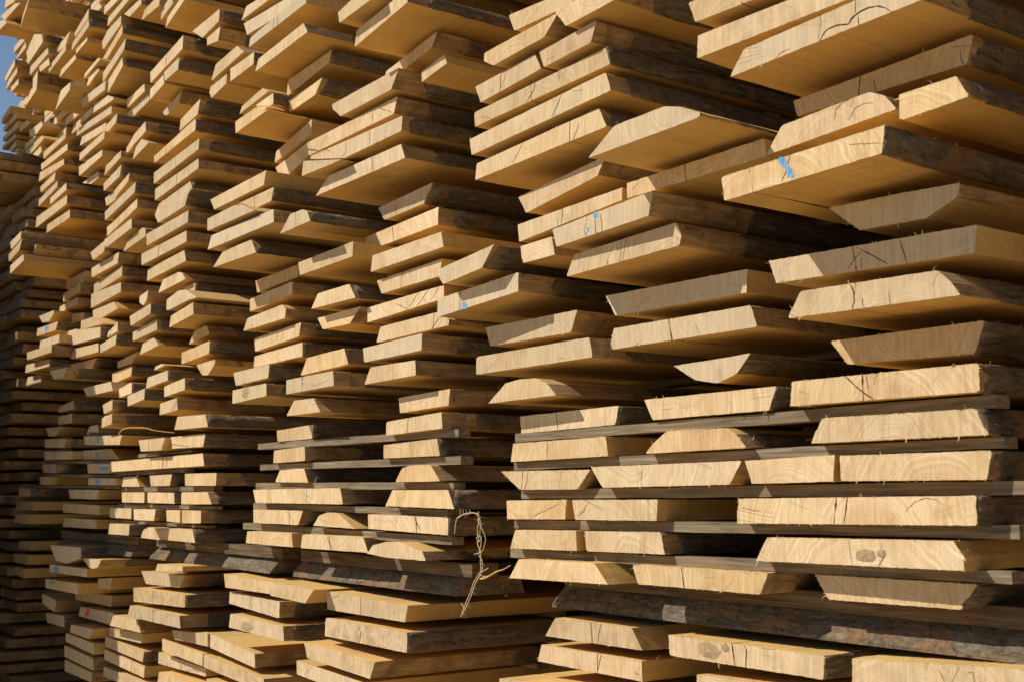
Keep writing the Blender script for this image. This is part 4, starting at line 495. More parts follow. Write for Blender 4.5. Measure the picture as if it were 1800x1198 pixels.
TWINE = [
 [[-2.7462,-0.035,-0.0555],[-2.7617,-0.035,-0.062],[-2.7692,-0.035,-0.0832],[-2.7722,-0.035,-0.1022]],
 [[-2.7193,-0.06,-0.059],[-2.6851,-0.06,-0.0482],[-2.6403,-0.06,-0.0448],[-2.6183,-0.06,-0.0535],[-2.6109,-0.06,-0.0735],[-2.6143,-0.06,-0.1018],[-2.607,-0.06,-0.1136],[-2.6105,-0.06,-0.1338],[-2.6177,-0.06,-0.1501],[-2.6031,-0.06,-0.1655],[-2.6015,-0.06,-0.1853],[-2.6101,-0.06,-0.2017],[-2.6318,-0.06,-0.2228],[-2.6499,-0.06,-0.252],[-2.6682,-0.06,-0.2773],[-2.6829,-0.06,-0.2945],[-2.7015,-0.06,-0.3141]],
 [[-2.6146,-0.065,-0.0413],[-2.6108,-0.065,-0.0614],[-2.6179,-0.065,-0.0897],[-2.6105,-0.065,-0.1136],[-2.6177,-0.065,-0.1219],[-2.6031,-0.065,-0.1414],[-2.6029,-0.065,-0.1693],[-2.6028,-0.065,-0.1932],[-2.6316,-0.065,-0.2186],[-2.6461,-0.065,-0.2435],[-2.6681,-0.065,-0.273],[-2.6902,-0.065,-0.3069]],
 [[-2.6181,-0.065,-0.0615],[-2.5962,-0.065,-0.0852],[-2.5803,-0.065,-0.1087],[-2.5873,-0.065,-0.1289],[-2.5959,-0.065,-0.1411],[-2.6321,-0.065,-0.1505]],
 [[-2.6185,-0.067,-0.1058],[-2.6111,-0.067,-0.1176],[-2.5967,-0.067,-0.1092],[-2.6076,-0.067,-0.1015],[-2.6184,-0.067,-0.1098]],
 [[-2.6029,-0.06,-0.1934],[-2.5851,-0.06,-0.1865],[-2.5744,-0.06,-0.1821]],
 [[-2.6101,-0.06,-0.2017],[-2.5921,-0.06,-0.2047],[-2.5814,-0.06,-0.2022]],
 [[-2.6981,-0.06,-0.2794],[-2.6829,-0.06,-0.2925]],
 [[-2.754,-0.03,-0.0367],[-2.7501,-0.03,-0.043],[-2.7554,-0.03,-0.0536]],
 [[-2.7385,-0.03,-0.0366],[-2.7369,-0.03,-0.0512]],
 [[-2.7231,-0.03,-0.0377],[-2.7215,-0.03,-0.0477]],
 [[-2.7079,-0.03,-0.0375],[-2.7018,-0.03,-0.0458]],
 [[-2.6129,-0.06,-0.0681],[-2.603,-0.061,-0.0706],[-2.5883,-0.0648,-0.075]],
 [[-2.66,-0.06,-0.0463],[-2.6684,-0.0614,-0.0515],[-2.675,-0.0679,-0.0588]],
 [[-2.6015,-0.06,-0.1849],[-2.6076,-0.0574,-0.1911],[-2.6162,-0.0575,-0.1985]],
 [[-2.6213,-0.06,-0.0523],[-2.6126,-0.0538,-0.055],[-2.605,-0.0475,-0.058]],
 [[-2.6028,-0.06,-0.1877],[-2.5943,-0.0668,-0.191],[-2.586,-0.0737,-0.1936]],
 [[-2.6466,-0.06,-0.2467],[-2.647,-0.0528,-0.2503],[-2.6489,-0.0453,-0.2529]],
 [[-2.6474,-0.06,-0.248],[-2.6408,-0.0571,-0.2523],[-2.6344,-0.05,-0.2558]],
 [[-2.6804,-0.06,-0.0478],[-2.6841,-0.062,-0.0508],[-2.6844,-0.0642,-0.047]],
 [[-2.6026,-0.06,-0.1711],[-2.6068,-0.0506,-0.1766],[-2.6135,-0.0396,-0.182]],
 [[-2.6071,-0.06,-0.1141],[-2.6059,-0.0601,-0.1179],[-2.6023,-0.0658,-0.1171]],
 [[-2.6913,-0.06,-0.3034],[-2.6835,-0.0618,-0.3112],[-2.6799,-0.061,-0.3196]],
 [[-2.6114,-0.06,-0.1064],[-2.608,-0.0594,-0.1063],[-2.6023,-0.0558,-0.103]],
 [[-2.6337,-0.06,-0.2259],[-2.6409,-0.0622,-0.2369],[-2.6503,-0.0609,-0.2493]],
 [[-2.6742,-0.06,-0.0474],[-2.6778,-0.0552,-0.0521],[-2.6829,-0.0489,-0.0553]],
 [[-2.6025,-0.06,-0.1729],[-2.6119,-0.0566,-0.1733],[-2.6182,-0.0558,-0.1662]],
 [[-2.6044,-0.06,-0.1909],[-2.6042,-0.0625,-0.1881],[-2.6048,-0.0721,-0.1889]],
 [[-2.6019,-0.06,-0.186],[-2.607,-0.0601,-0.1831],[-2.6103,-0.0612,-0.1845]],
 [[-2.6099,-0.06,-0.1304],[-2.6106,-0.0644,-0.1353],[-2.6104,-0.07,-0.1426]],
 [[-2.6311,-0.06,-0.0484],[-2.6293,-0.0568,-0.046],[-2.6253,-0.0513,-0.0392]],
 [[-2.6025,-0.06,-0.1726],[-2.598,-0.0624,-0.1809],[-2.5909,-0.065,-0.1894]],
 [[-2.6095,-0.06,-0.1096],[-2.6108,-0.0619,-0.1085],[-2.6107,-0.067,-0.1062]],
 [[-2.6689,-0.06,-0.2781],[-2.6612,-0.0601,-0.2852],[-2.6535,-0.0622,-0.2906]],
 [[-2.6368,-0.06,-0.0462],[-2.6336,-0.0548,-0.0578],[-2.6292,-0.0511,-0.0679]],
 [[-2.625,-0.06,-0.0509],[-2.6231,-0.0626,-0.0474],[-2.6199,-0.0638,-0.0436]],
 [[-2.6075,-0.06,-0.1167],[-2.6027,-0.0632,-0.115],[-2.5997,-0.0669,-0.1139]],
 [[-2.6109,-0.06,-0.1346],[-2.6095,-0.0612,-0.1394],[-2.6099,-0.0616,-0.1408]],
 [[-2.602,-0.06,-0.1862],[-2.6094,-0.0532,-0.189],[-2.6176,-0.0437,-0.19]],
 [[-2.6165,-0.06,-0.0585],[-2.6192,-0.0676,-0.06],[-2.6218,-0.0723,-0.061]],
 [[-2.6049,-0.06,-0.1919],[-2.6088,-0.0651,-0.1962],[-2.6111,-0.0712,-0.2019]],
 [[-2.6066,-0.06,-0.195],[-2.6096,-0.0651,-0.1974],[-2.615,-0.071,-0.1958]],
 [[-2.6119,-0.06,-0.1369],[-2.6132,-0.0607,-0.135],[-2.6129,-0.0624,-0.1359]],
 [[-2.6733,-0.06,-0.2833],[-2.6734,-0.0605,-0.2917],[-2.6704,-0.0654,-0.3039]],
 [[-2.6119,-0.06,-0.0709],[-2.615,-0.0597,-0.0715],[-2.6205,-0.0604,-0.0739]],
 [[-2.6127,-0.06,-0.0888],[-2.6227,-0.0614,-0.0959],[-2.6314,-0.0632,-0.1]],
 [[-2.6389,-0.06,-0.2343],[-2.6314,-0.0557,-0.238],[-2.6198,-0.0541,-0.2418]],
 [[-2.6071,-0.06,-0.1139],[-2.6011,-0.0667,-0.1215],[-2.5934,-0.0713,-0.1255]],
 [[-2.6885,-0.06,-0.3004],[-2.686,-0.0581,-0.3075],[-2.6852,-0.0519,-0.3183]],
 [[-2.6118,-0.06,-0.0812],[-2.604,-0.066,-0.0838],[-2.6023,-0.0722,-0.0832]],
 [[-2.6016,-0.06,-0.1835],[-2.6031,-0.0601,-0.1908],[-2.6013,-0.0628,-0.1996]],
 [[-2.6103,-0.06,-0.1083],[-2.6063,-0.0618,-0.1068],[-2.6028,-0.0625,-0.1068]],
 [[-2.6025,-0.06,-0.1725],[-2.5977,-0.0562,-0.1782],[-2.5897,-0.0484,-0.189]],
 [[-2.6858,-0.06,-0.0484],[-2.691,-0.0522,-0.0497],[-2.6957,-0.0426,-0.0477]],
 [[-2.6145,-0.06,-0.0637],[-2.6107,-0.0611,-0.0569],[-2.6067,-0.0648,-0.0518]],
 [[-2.6835,-0.06,-0.0481],[-2.6838,-0.0595,-0.0555],[-2.6865,-0.0561,-0.0612]],
 [[-2.6123,-0.06,-0.0696],[-2.6082,-0.0609,-0.0729],[-2.5986,-0.0629,-0.0741]],
 [[-2.6125,-0.06,-0.0868],[-2.6127,-0.0598,-0.0909],[-2.6153,-0.0559,-0.0985]],
]
SPLINTERS = [
 [[-2.7282,0.02,-0.2212],[-2.6983,0.02,-0.2155],[-2.6542,0.02,-0.1988],[-2.6217,0.02,-0.1911],[-2.5898,0.02,-0.1794]],
 [[-5.5765,-0.06,0.2717],[-5.5386,-0.06,0.294],[-5.4462,-0.06,0.3007],[-5.3295,-0.06,0.2976],[-5.2041,-0.06,0.2899],[-5.0943,-0.06,0.2748],[-4.8536,-0.06,0.2547]],
 [[-3.9285,-0.14,1.3756],[-3.8786,-0.14,1.3622],[-3.7656,-0.14,1.3252],[-3.6884,-0.14,1.2946]],
]

S = bpy.context.scene

# ------------------------------------------------------------------ camera
cam_d = bpy.data.cameras.new('camera')
cam = bpy.data.objects.new('camera', cam_d)
S.collection.objects.link(cam)
cam.matrix_world = Matrix(((CAM_AXES[0][0], CAM_AXES[0][1], CAM_AXES[0][2], 0.0),
                           (CAM_AXES[1][0], CAM_AXES[1][1], CAM_AXES[1][2], -CAM_BACK),
                           (CAM_AXES[2][0], CAM_AXES[2][1], CAM_AXES[2][2], EYE),
                           (0, 0, 0, 1)))
cam_d.sensor_width = 36.0
cam_d.lens = LENS
cam_d.clip_start = 0.05
cam_d.clip_end = 2000.0
cam_d.dof.use_dof = True
cam_d.dof.focus_distance = 3.3
cam_d.dof.aperture_fstop = 9.0
S.camera = cam

# ------------------------------------------------------------------ light
SUN_AZ, SUN_EL = math.radians(42.0), math.radians(42.0)   # azimuth to the left of the stack's face normal
S.world = bpy.data.worlds.new('World')
S.world.use_nodes = True
wn = S.world.node_tree
wn.nodes.clear()
w_out = wn.nodes.new('ShaderNodeOutputWorld')
w_bg = wn.nodes.new('ShaderNodeBackground')
w_sky = wn.nodes.new('ShaderNodeTexSky')
w_sky.sky_type = 'NISHITA'
w_sky.sun_disc = False
w_sky.sun_elevation = SUN_EL
# towards the sun: (-sin az, -cos az); Nishita rotation is measured from +Y clockwise
w_sky.sun_rotation = math.atan2(-math.sin(SUN_AZ), -math.cos(SUN_AZ))
w_sky.air_density = 1.0
w_sky.dust_density = 0.1
w_bg.inputs['Strength'].default_value = 0.065
wn.links.new(w_sky.outputs[0], w_bg.inputs[0])
wn.links.new(w_bg.outputs[0], w_out.inputs[0])

sun_d = bpy.data.lights.new('sun', 'SUN')
sun_d.energy = 4.3
sun_d.angle = math.radians(0.53)
sun_d.color = (1.0, 0.925, 0.775)
sun = bpy.data.objects.new('sun', sun_d)
S.collection.objects.link(sun)
sun.location = (-6, -6, 8)
to_sun = Vector((-math.sin(SUN_AZ) * math.cos(SUN_EL), -math.cos(SUN_AZ) * math.cos(SUN_EL), math.sin(SUN_EL)))
sun.rotation_euler = to_sun.to_track_quat('Z', 'Y').to_euler()

S.view_settings.view_transform = 'Standard'
S.view_settings.look = 'None'
S.view_settings.gamma = 1.0
S.view_settings.use_curve_mapping = False
S.view_settings.exposure = 0.3
S.render.engine = 'CYCLES'
S.cycles.max_bounces = 10
S.cycles.diffuse_bounces = 5
S.cycles.use_denoising = True

# ------------------------------------------------------------------ materials
class NT:
    """small helper to write node graphs"""
    def __init__(self, name):
        self.m = bpy.data.materials.new(name)
        self.m.use_nodes = True
        self.t = self.m.node_tree
        self.t.nodes.clear()
        self.out = self.t.nodes.new('ShaderNodeOutputMaterial')
        self.b = self.t.nodes.new('ShaderNodeBsdfPrincipled')
        self.t.links.new(self.b.outputs[0], self.out.inputs[0])
        self.b.inputs['Specular IOR Level'].default_value = 0.18
        self.tc = self.t.nodes.new('ShaderNodeTexCoord')
        self.obj = self.tc.outputs['Object']
        self.rnd = self.t.nodes.new('ShaderNodeObjectInfo').outputs['Random']
    def link(self, a, s):
        if hasattr(a, 'is_output'): self.t.links.new(a, s)
        else: s.default_value = a
    def math(self, op, a, b=0.0, c=None, clamp=False):
        n = self.t.nodes.new('ShaderNodeMath'); n.operation = op; n.use_clamp = clamp
        self.link(a, n.inputs[0]); self.link(b, n.inputs[1])
        if c is not None: self.link(c, n.inputs[2])
        return n.outputs[0]
    def vmath(self, op, a, b):
        n = self.t.nodes.new('ShaderNodeVectorMath'); n.operation = op
        self.link(a, n.inputs[0]); self.link(b, n.inputs[1])
        return n.outputs['Vector']
    def mapping(self, v, scale=(1, 1, 1), rot=(0, 0, 0), loc=None):
        n = self.t.nodes.new('ShaderNodeMapping')
        self.link(v, n.inputs['Vector']); n.inputs['Scale'].default_value = scale; n.inputs['Rotation'].default_value = rot
        if loc is not None: self.link(loc, n.inputs['Location'])
        return n.outputs[0]
    def noise(self, v, scale, detail=3, rough=0.55, dist=0.0, dim='3D', w=None):
        n = self.t.nodes.new('ShaderNodeTexNoise'); n.noise_dimensions = dim
        if dim != '1D': self.link(v, n.inputs['Vector'])
        if w is not None: self.link(w, n.inputs['W'])
        n.inputs['Scale'].default_value = scale; n.inputs['Detail'].default_value = detail
        n.inputs['Roughness'].default_value = rough; n.inputs['Distortion'].default_value = dist
        return n.outputs[0]
    def ramp(self, f, stops, interp='LINEAR'):
        n = self.t.nodes.new('ShaderNodeValToRGB'); n.color_ramp.interpolation = interp
        e = n.color_ramp.elements
        while len(e) < len(stops): e.new(0.5)
        for k, (p, c) in enumerate(stops):
            e[k].position = p
            e[k].color = (c, c, c, 1) if isinstance(c, (int, float)) else (*c, 1)
        self.link(f, n.inputs[0])
        return n.outputs[0]
    def mix(self, f, a, b, mode='MIX'):
        n = self.t.nodes.new('ShaderNodeMix'); n.data_type = 'RGBA'; n.blend_type = mode
        self.link(f, n.inputs[0])
        self.link((*a, 1) if isinstance(a, tuple) else a, n.inputs[6])
        self.link((*b, 1) if isinstance(b, tuple) else b, n.inputs[7])
        return n.outputs[2]
    def attr(self, name):
        n = self.t.nodes.new('ShaderNodeAttribute'); n.attribute_type = 'OBJECT'; n.attribute_name = name
        return n.outputs['Fac']
    def sep(self, v):
        n = self.t.nodes.new('ShaderNodeSeparateXYZ'); self.link(v, n.inputs[0]); return n.outputs
    def comb(self, x, y, z):
        n = self.t.nodes.new('ShaderNodeCombineXYZ')
        self.link(x, n.inputs[0]); self.link(y, n.inputs[1]); self.link(z, n.inputs[2]); return n.outputs[0]
    def bump(self, h, strength, dist):
        n = self.t.nodes.new('ShaderNodeBump'); n.inputs['Strength'].default_value = strength
        n.inputs['Distance'].default_value = dist; self.link(h, n.inputs['Height']); return n.outputs[0]
    def finish(self, col, rough, nrm=None):
        self.link(col, self.b.inputs['Base Color']); self.link(rough, self.b.inputs['Roughness'])
        if nrm is not None: self.t.links.new(nrm, self.b.inputs['Normal'])
        return self.m
    def shifted(self):
        k = self.math('MULTIPLY', self.rnd, 37.0)
        return self.vmath('ADD', self.obj, self.comb(k, self.math('MULTIPLY', self.rnd, 11.0), self.math('MULTIPLY', self.rnd, 23.0)))

def mat_end():
    g = NT('end_grain')
    o = g.sep(g.obj)
    sh = g.shifted()
    warp = g.math('MULTIPLY', g.math('SUBTRACT', g.noise(sh, 9.0, 2), 0.5), 0.06)
    x = g.math('SUBTRACT', o[0], g.attr('ring_x'))
    z = g.math('SUBTRACT', o[2], g.attr('ring_z'))
    d = g.math('SQRT', g.math('ADD', g.math('MULTIPLY', x, x), g.math('MULTIPLY', z, z)))
    d = g.math('ADD', d, warp)
    ang = g.math('ARCTAN2', z, x)
    ring = g.noise(None, 150.0, 3, 0.6, dim='1D', w=d)
    ringc = g.ramp(ring, [(0.35, 0.0), (0.62, 1.0)])
    ray = g.noise(None, 95.0, 2, 0.7, dim='1D', w=ang)
    sawv = g.mapping(sh, (150.0, 1.0, 9.0), (0, 0.28, 0))
    saw = g.noise(sawv, 1.0, 3, 0.6)
    fine = g.noise(sh, 520.0, 3, 0.7)
    blot = g.noise(sh, 9.0, 4, 0.6, 0.6)
    blot2 = g.noise(sh, 26.0, 4, 0.65, 0.3)
    band = g.noise(None, 46.0, 2, 0.6, dim='1D', w=d)
    base = g.mix(ringc, (0.78, 0.63, 0.435), (0.58, 0.415, 0.23))
    base = g.mix(g.ramp(band, [(0.5, 0.0), (0.72, 0.75)]), base, (0.57, 0.365, 0.175))
    base = g.mix(g.math('MULTIPLY', g.ramp(ray, [(0.5, 0.0), (0.75, 1.0)]), 0.5), base, (0.50, 0.29, 0.115))
    base = g.mix(g.ramp(blot, [(0.44, 0.0), (0.68, 0.8)]), base, (0.52, 0.325, 0.155))
    # drying stains: brown veil, stronger on boards with high "stain"
    heart = g.ramp(g.math('DIVIDE', d, g.math('ADD', 0.02, g.attr('heart'))), [(0.75, 1.0), (1.0, 0.0)])
    base = g.mix(g.math('MULTIPLY', g.math('MULTIPLY', heart, g.math('GREATER_THAN', g.attr('heart'), 0.01)), 0.55), base, (0.46, 0.25, 0.12))
    streak = g.noise(g.mapping(sh, (70.0, 1.0, 6.0), (0, -0.15, 0)), 1.0, 4, 0.7, 0.4)
    base = g.mix(g.math('MULTIPLY', g.ramp(streak, [(0.52, 0.0), (0.72, 1.0)]), g.attr('streak')), base, (0.40, 0.235, 0.11))
    st = g.math('MULTIPLY', g.ramp(blot2, [(0.42, 0.0), (0.68, 1.0)]), g.attr('stain'))
    base = g.mix(st, base, (0.30, 0.17, 0.075))
    # greyed ends
    gr = g.math('MULTIPLY', g.ramp(g.noise(sh, 6.0, 3), [(0.3, 0.35), (0.65, 1.0)]), g.attr('grey'))
    base = g.mix(gr, base, (0.50, 0.43, 0.335))
    base = g.mix(g.math('MULTIPLY', g.ramp(saw, [(0.42, 0.0), (0.62, 1.0)]), 0.32), base, (0.84, 0.68, 0.46))
    base = g.mix(0.2, base, g.ramp(fine, [(0.3, (0.42, 0.25, 0.10)), (0.7, (0.80, 0.60, 0.34))]))
    # thin drying checks along the rays
    chk = g.noise(None, 34.0, 0, 0.5, dim='1D', w=g.math('ADD', ang, g.math('MULTIPLY', warp, 0.5)))
    cline = g.ramp(g.math('ABSOLUTE', g.math('SUBTRACT', chk, 0.5)), [(0.0, 1.0), (0.008, 0.0)])
    cmask = g.ramp(g.noise(sh, 16.0, 1), [(0.56, 0.0), (0.62, 1.0)])
    ck = g.math('MULTIPLY', g.math('MULTIPLY', cline, cmask), 0.75)
    base = g.mix(ck, base, (0.10, 0.055, 0.025))
    # knots
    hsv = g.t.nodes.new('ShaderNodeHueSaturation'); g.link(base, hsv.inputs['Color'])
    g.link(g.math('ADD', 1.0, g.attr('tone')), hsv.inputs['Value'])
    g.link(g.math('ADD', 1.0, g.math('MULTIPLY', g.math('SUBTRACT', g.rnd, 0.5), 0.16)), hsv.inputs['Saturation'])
    h = g.math('ADD', g.math('MULTIPLY', ring, 0.5), g.math('ADD', g.math('MULTIPLY', saw, 0.9), g.math('MULTIPLY', fine, 0.5)))
    h = g.math('SUBTRACT', h, g.math('MULTIPLY', ck, 2.0))
    return g.finish(hsv.outputs[0], 0.82, g.bump(h, 0.55, 0.0016))

def mat_face():
    g = NT('sawn_face')
    sh = g.shifted()
    grain = g.noise(g.mapping(sh, (46.0, 2.2, 46.0)), 1.0, 4, 0.6, 0.5)
    fig = g.noise(g.mapping(sh, (9.0, 0.9, 9.0)), 1.0, 3, 0.6, 1.2)
    saw = g.noise(g.mapping(sh, (6.0, 230.0, 6.0), (0, 0, 0.05)), 1.0, 2, 0.6)
    fine = g.noise(g.mapping(sh, (420.0, 60.0, 420.0)), 1.0, 2, 0.7)
    base = g.mix(g.ramp(grain, [(0.35, 0.0), (0.7, 1.0)]), (0.68, 0.44, 0.145), (0.58, 0.34, 0.09))
    base = g.mix(g.ramp(fig, [(0.52, 0.0), (0.78, 0.6)]), base, (0.52, 0.27, 0.065))
    base = g.mix(g.math('MULTIPLY', g.ramp(saw, [(0.5, 0.0), (0.68, 1.0)]), 0.3), base, (0.74, 0.53, 0.27))
    base = g.mix(0.12, base, g.ramp(fine, [(0.3, (0.34, 0.19, 0.07)), (0.7, (0.8, 0.6, 0.34))]))
    base = g.mix(g.math('MULTIPLY', g.ramp(g.noise(sh, 5.0, 4, 0.6), [(0.48, 0.0), (0.72, 1.0)]), 0.5), base, (0.34, 0.225, 0.11))
    saw2 = g.noise(g.mapping(sh, (3.0, 70.0, 3.0), (0, 0, -0.04)), 1.0, 3, 0.6)
    base = g.mix(g.math('MULTIPLY', g.ramp(saw2, [(0.5, 0.0), (0.7, 1.0)]), 0.35), base, (0.47, 0.27, 0.09))
    base = g.mix(g.math('MULTIPLY', g.attr('grey'), 0.3), base, (0.42, 0.33, 0.22))
    h = g.math('ADD', g.math('MULTIPLY', saw, 0.7), g.math('MULTIPLY', fine, 0.5))
    return g.finish(base, 0.75, g.bump(h, 0.7, 0.002))

def mat_wane():
    g = NT('waney_edge')
    sh = g.shifted()
    fib = g.noise(g.mapping(sh, (40.0, 7.0, 90.0)), 1.0, 5, 0.65, 0.8)
    blot = g.noise(sh, 11.0, 4, 0.6, 0.8)
    fine = g.noise(g.mapping(sh, (300.0, 90.0, 300.0)), 1.0, 3, 0.7)
    base = g.ramp(fib, [(0.3, (0.24, 0.145, 0.065)), (0.5, (0.43, 0.28, 0.135)), (0.72, (0.60, 0.42, 0.22))])
    base = g.mix(g.ramp(blot, [(0.47, 0.0), (0.62, 0.85)]), base, (0.17, 0.115, 0.07))
    base = g.mix(g.ramp(g.noise(sh, 15.0, 5, 0.7, 0.8), [(0.6, 0.0), (0.65, 0.9)]), base, (0.085, 0.07, 0.052))
    base = g.mix(0.2, base, g.ramp(fine, [(0.3, (0.10, 0.06, 0.03)), (0.7, (0.5, 0.36, 0.2))]))
    return g.finish(base, 0.9, g.bump(g.math('ADD', fib, g.math('MULTIPLY', fine, 0.4)), 0.7, 0.004))

def mat_bark():
    g = NT('beech_bark')
    sh = g.shifted()
    big = g.noise(sh, 8.0, 4, 0.6, 0.5)
    mid = g.noise(g.mapping(sh, (30.0, 22.0, 42.0)), 1.0, 5, 0.7, 0.4)
    fine = g.noise(sh, 260.0, 3, 0.7)
    vor = g.t.nodes.new('ShaderNodeTexVoronoi'); vor.inputs['Scale'].default_value = 55.0; g.link(sh, vor.inputs['Vector'])
    fis = g.noise(g.mapping(sh, (26.0, 9.0, 70.0)), 1.0, 6, 0.75, 1.2)
    base = g.ramp(fis, [(0.34, (0.055, 0.042, 0.030)), (0.5, (0.20, 0.155, 0.11)), (0.68, (0.42, 0.35, 0.26))])
    base = g.mix(g.ramp(big, [(0.52, 0.0), (0.66, 0.65)]), base, (0.115, 0.118, 0.085))
    base = g.mix(g.ramp(g.noise(sh, 24.0, 5, 0.7, 1.0), [(0.6, 0.0), (0.66, 0.8)]), base, (0.30, 0.29, 0.25))
    base = g.mix(g.ramp(g.noise(sh, 10.0, 5, 0.75, 0.6), [(0.53, 0.0), (0.60, 0.9)]), base, (0.34, 0.19, 0.09))
    base = g.mix(g.ramp(g.noise(g.mapping(sh, (8.0, 45.0, 8.0)), 1.0, 3, 0.6), [(0.66, 0.0), (0.7, 0.7)]), base, (0.34, 0.26, 0.15))
    base = g.mix(0.3, base, g.ramp(fine, [(0.3, (0.02, 0.015, 0.01)), (0.75, (0.26, 0.21, 0.15))]))
    h = g.math('ADD', mid, g.math('ADD', g.math('MULTIPLY', fine, 0.4), g.math('MULTIPLY', vor.outputs[0], 0.5)))
    return g.finish(base, 0.92, g.bump(g.math('ADD', h, fis), 1.0, 0.009))

def mat_stick():
    g = NT('weathered_stick')
    sh = g.shifted()
    fib = g.noise(g.mapping(sh, (5.0, 60.0, 110.0)), 1.0, 5, 0.65, 0.5)
    blot = g.noise(sh, 7.0, 3, 0.6)
    base = g.ramp(fib, [(0.3, (0.09, 0.065, 0.042)), (0.5, (0.20, 0.155, 0.105)), (0.72, (0.35, 0.29, 0.21))])
    base = g.mix(g.ramp(blot, [(0.45, 0.0), (0.75, 0.8)]), base, (0.24, 0.165, 0.095))
    return g.finish(base, 0.88, g.bump(fib, 0.7, 0.003))

def mat_flat(name, col, rough=0.6):
    g = NT(name)
    n = g.noise(g.mapping(g.shifted(), (160.0, 60.0, 60.0)), 1.0, 3, 0.7)
    c2 = tuple(0.45 * c + 0.55 * k for c, k in zip(col, (0.62, 0.44, 0.22)))
    return g.finish(g.mix(g.ramp(n, [(0.42, 0.0), (0.66, 1.0)]), col, c2), rough)

def mat_ground():
    g = NT('sawdust_strewn_gravel')
    a = g.noise(g.obj, 1.3, 5, 0.6); b = g.noise(g.obj, 38.0, 4, 0.7)
    base = g.ramp(b, [(0.3, (0.32, 0.245, 0.14)), (0.7, (0.58, 0.46, 0.28))])
    base = g.mix(g.ramp(a, [(0.45, 0.0), (0.7, 0.6)]), base, (0.46, 0.34, 0.19))
    return g.finish(base, 0.95, g.bump(b, 0.6, 0.01))

M_END, M_FACE, M_WANE, M_BARK, M_STICK = mat_end(), mat_face(), mat_wane(), mat_bark(), mat_stick()
M_GROUND = mat_ground()
def mat_beam():
    g = NT('old_beam')
    sh = g.shifted()
    fib = g.noise(g.mapping(sh, (5.0, 50.0, 90.0)), 1.0, 5, 0.65, 0.5)
    return g.finish(g.ramp(fib, [(0.3, (0.055, 0.035, 0.02)), (0.5, (0.13, 0.085, 0.05)), (0.72, (0.24, 0.165, 0.10))]), 0.9, g.bump(fib, 0.7, 0.004))
M_BEAM = mat_beam()
M_PAINT = {'blue': mat_flat('blue_timber_paint', (0.035, 0.30, 0.62)), 'teal': mat_flat('blue_green_stain', (0.16, 0.36, 0.36)),
           'magenta': mat_flat('magenta_timber_paint', (0.62, 0.05, 0.16))}
def mat_knot():
    g = NT('knot_wood')
    n = g.noise(g.mapping(g.shifted(), (120.0, 60.0, 160.0)), 1.0, 5, 0.7, 1.5)
    return g.finish(g.ramp(n, [(0.32, (0.24, 0.14, 0.075)), (0.5, (0.44, 0.31, 0.19)), (0.7, (0.56, 0.43, 0.28))]), 0.8, g.bump(n, 0.8, 0.004))
M_KNOT = mat_knot()
M_CRACK = mat_flat('open_crack', (0.02, 0.01, 0.005), 0.95)
M_CRACK.node_tree.nodes['Principled BSDF'].inputs['Base Color'].links[0].from_node.inputs[0].links and M_CRACK.node_tree.links.remove(M_CRACK.node_tree.nodes['Principled BSDF'].inputs['Base Color'].links[0])
M_CRACK.node_tree.nodes['Principled BSDF'].inputs['Base Color'].default_value = (0.075, 0.04, 0.018, 1)
M_FIBRE = mat_flat('torn_wood_fibre', (0.66, 0.48, 0.26), 0.85)
M_TWINE = mat_flat('sisal_twine', (0.68, 0.58, 0.42), 0.9)

# ------------------------------------------------------------------ mesh helpers
def link_mesh(name, V, F, mats, idx=None, parent=None, loc=(0, 0, 0), smooth=False):
    me = bpy.data.meshes.new(name)
    me.from_pydata(V, [], F)
    for m in mats: me.materials.append(m)
    if idx: me.polygons.foreach_set('material_index', idx)
    if smooth: me.polygons.foreach_set('use_smooth', [True] * len(F))
    me.update()
    o = bpy.data.objects.new(name, me)
    o.location = loc
    S.collection.objects.link(o)
    if parent: o.parent = parent
    return o

def tag(o, label=None, cat=None, group=None, kind=None):
    if label: o['label'] = label
    if cat: o['category'] = cat
    if group: o['group'] = group
    if kind: o['kind'] = kind
    return o

def nz(x, y, z):
    return noise.noise(Vector((x, y, z)))

def clip(P, n, c):
    """keep the part of polygon P where dot(n, p) <= c"""
    out = []
    for i in range(len(P)):
        a, b = P[i], P[(i + 1) % len(P)]
        da, db = n[0] * a[0] + n[1] * a[1] - c, n[0] * b[0] + n[1] * b[1] - c
        if da <= 0: out.append(a)
        if da * db < 0:
            t = da / (da - db)
            out.append((a[0] + t * (b[0] - a[0]), a[1] + t * (b[1] - a[1])))
    return out

def resample(P, step):
    """points along the outline with, per edge, whether it is a sawn face (0) or an edge of the board (1)"""
    pts, side = [], []
    for i in range(len(P)):
        a, b = P[i], P[(i + 1) % len(P)]
        dx, dz = b[0] - a[0], b[1] - a[1]
        L = math.hypot(dx, dz)
        if L < 1e-5: continue
        nx, nzz = -dz / L, dx / L
        k = max(1, int(math.ceil(L / step)))
        for q in range(k):
            pts.append((a[0] + dx * q / k, a[1] + dz * q / k, nx, nzz))
            side.append(0 if abs(nzz) > 0.86 else (1 if nx > 0 else 2))
    return pts, side

STATIONS = (0.0, 0.012, 0.035, 0.06, 0.09, 0.12, 0.155, 0.19, 0.24, 0.3, 0.37, 0.46, 0.6, 0.85, 1.2, 1.7, 2.3)

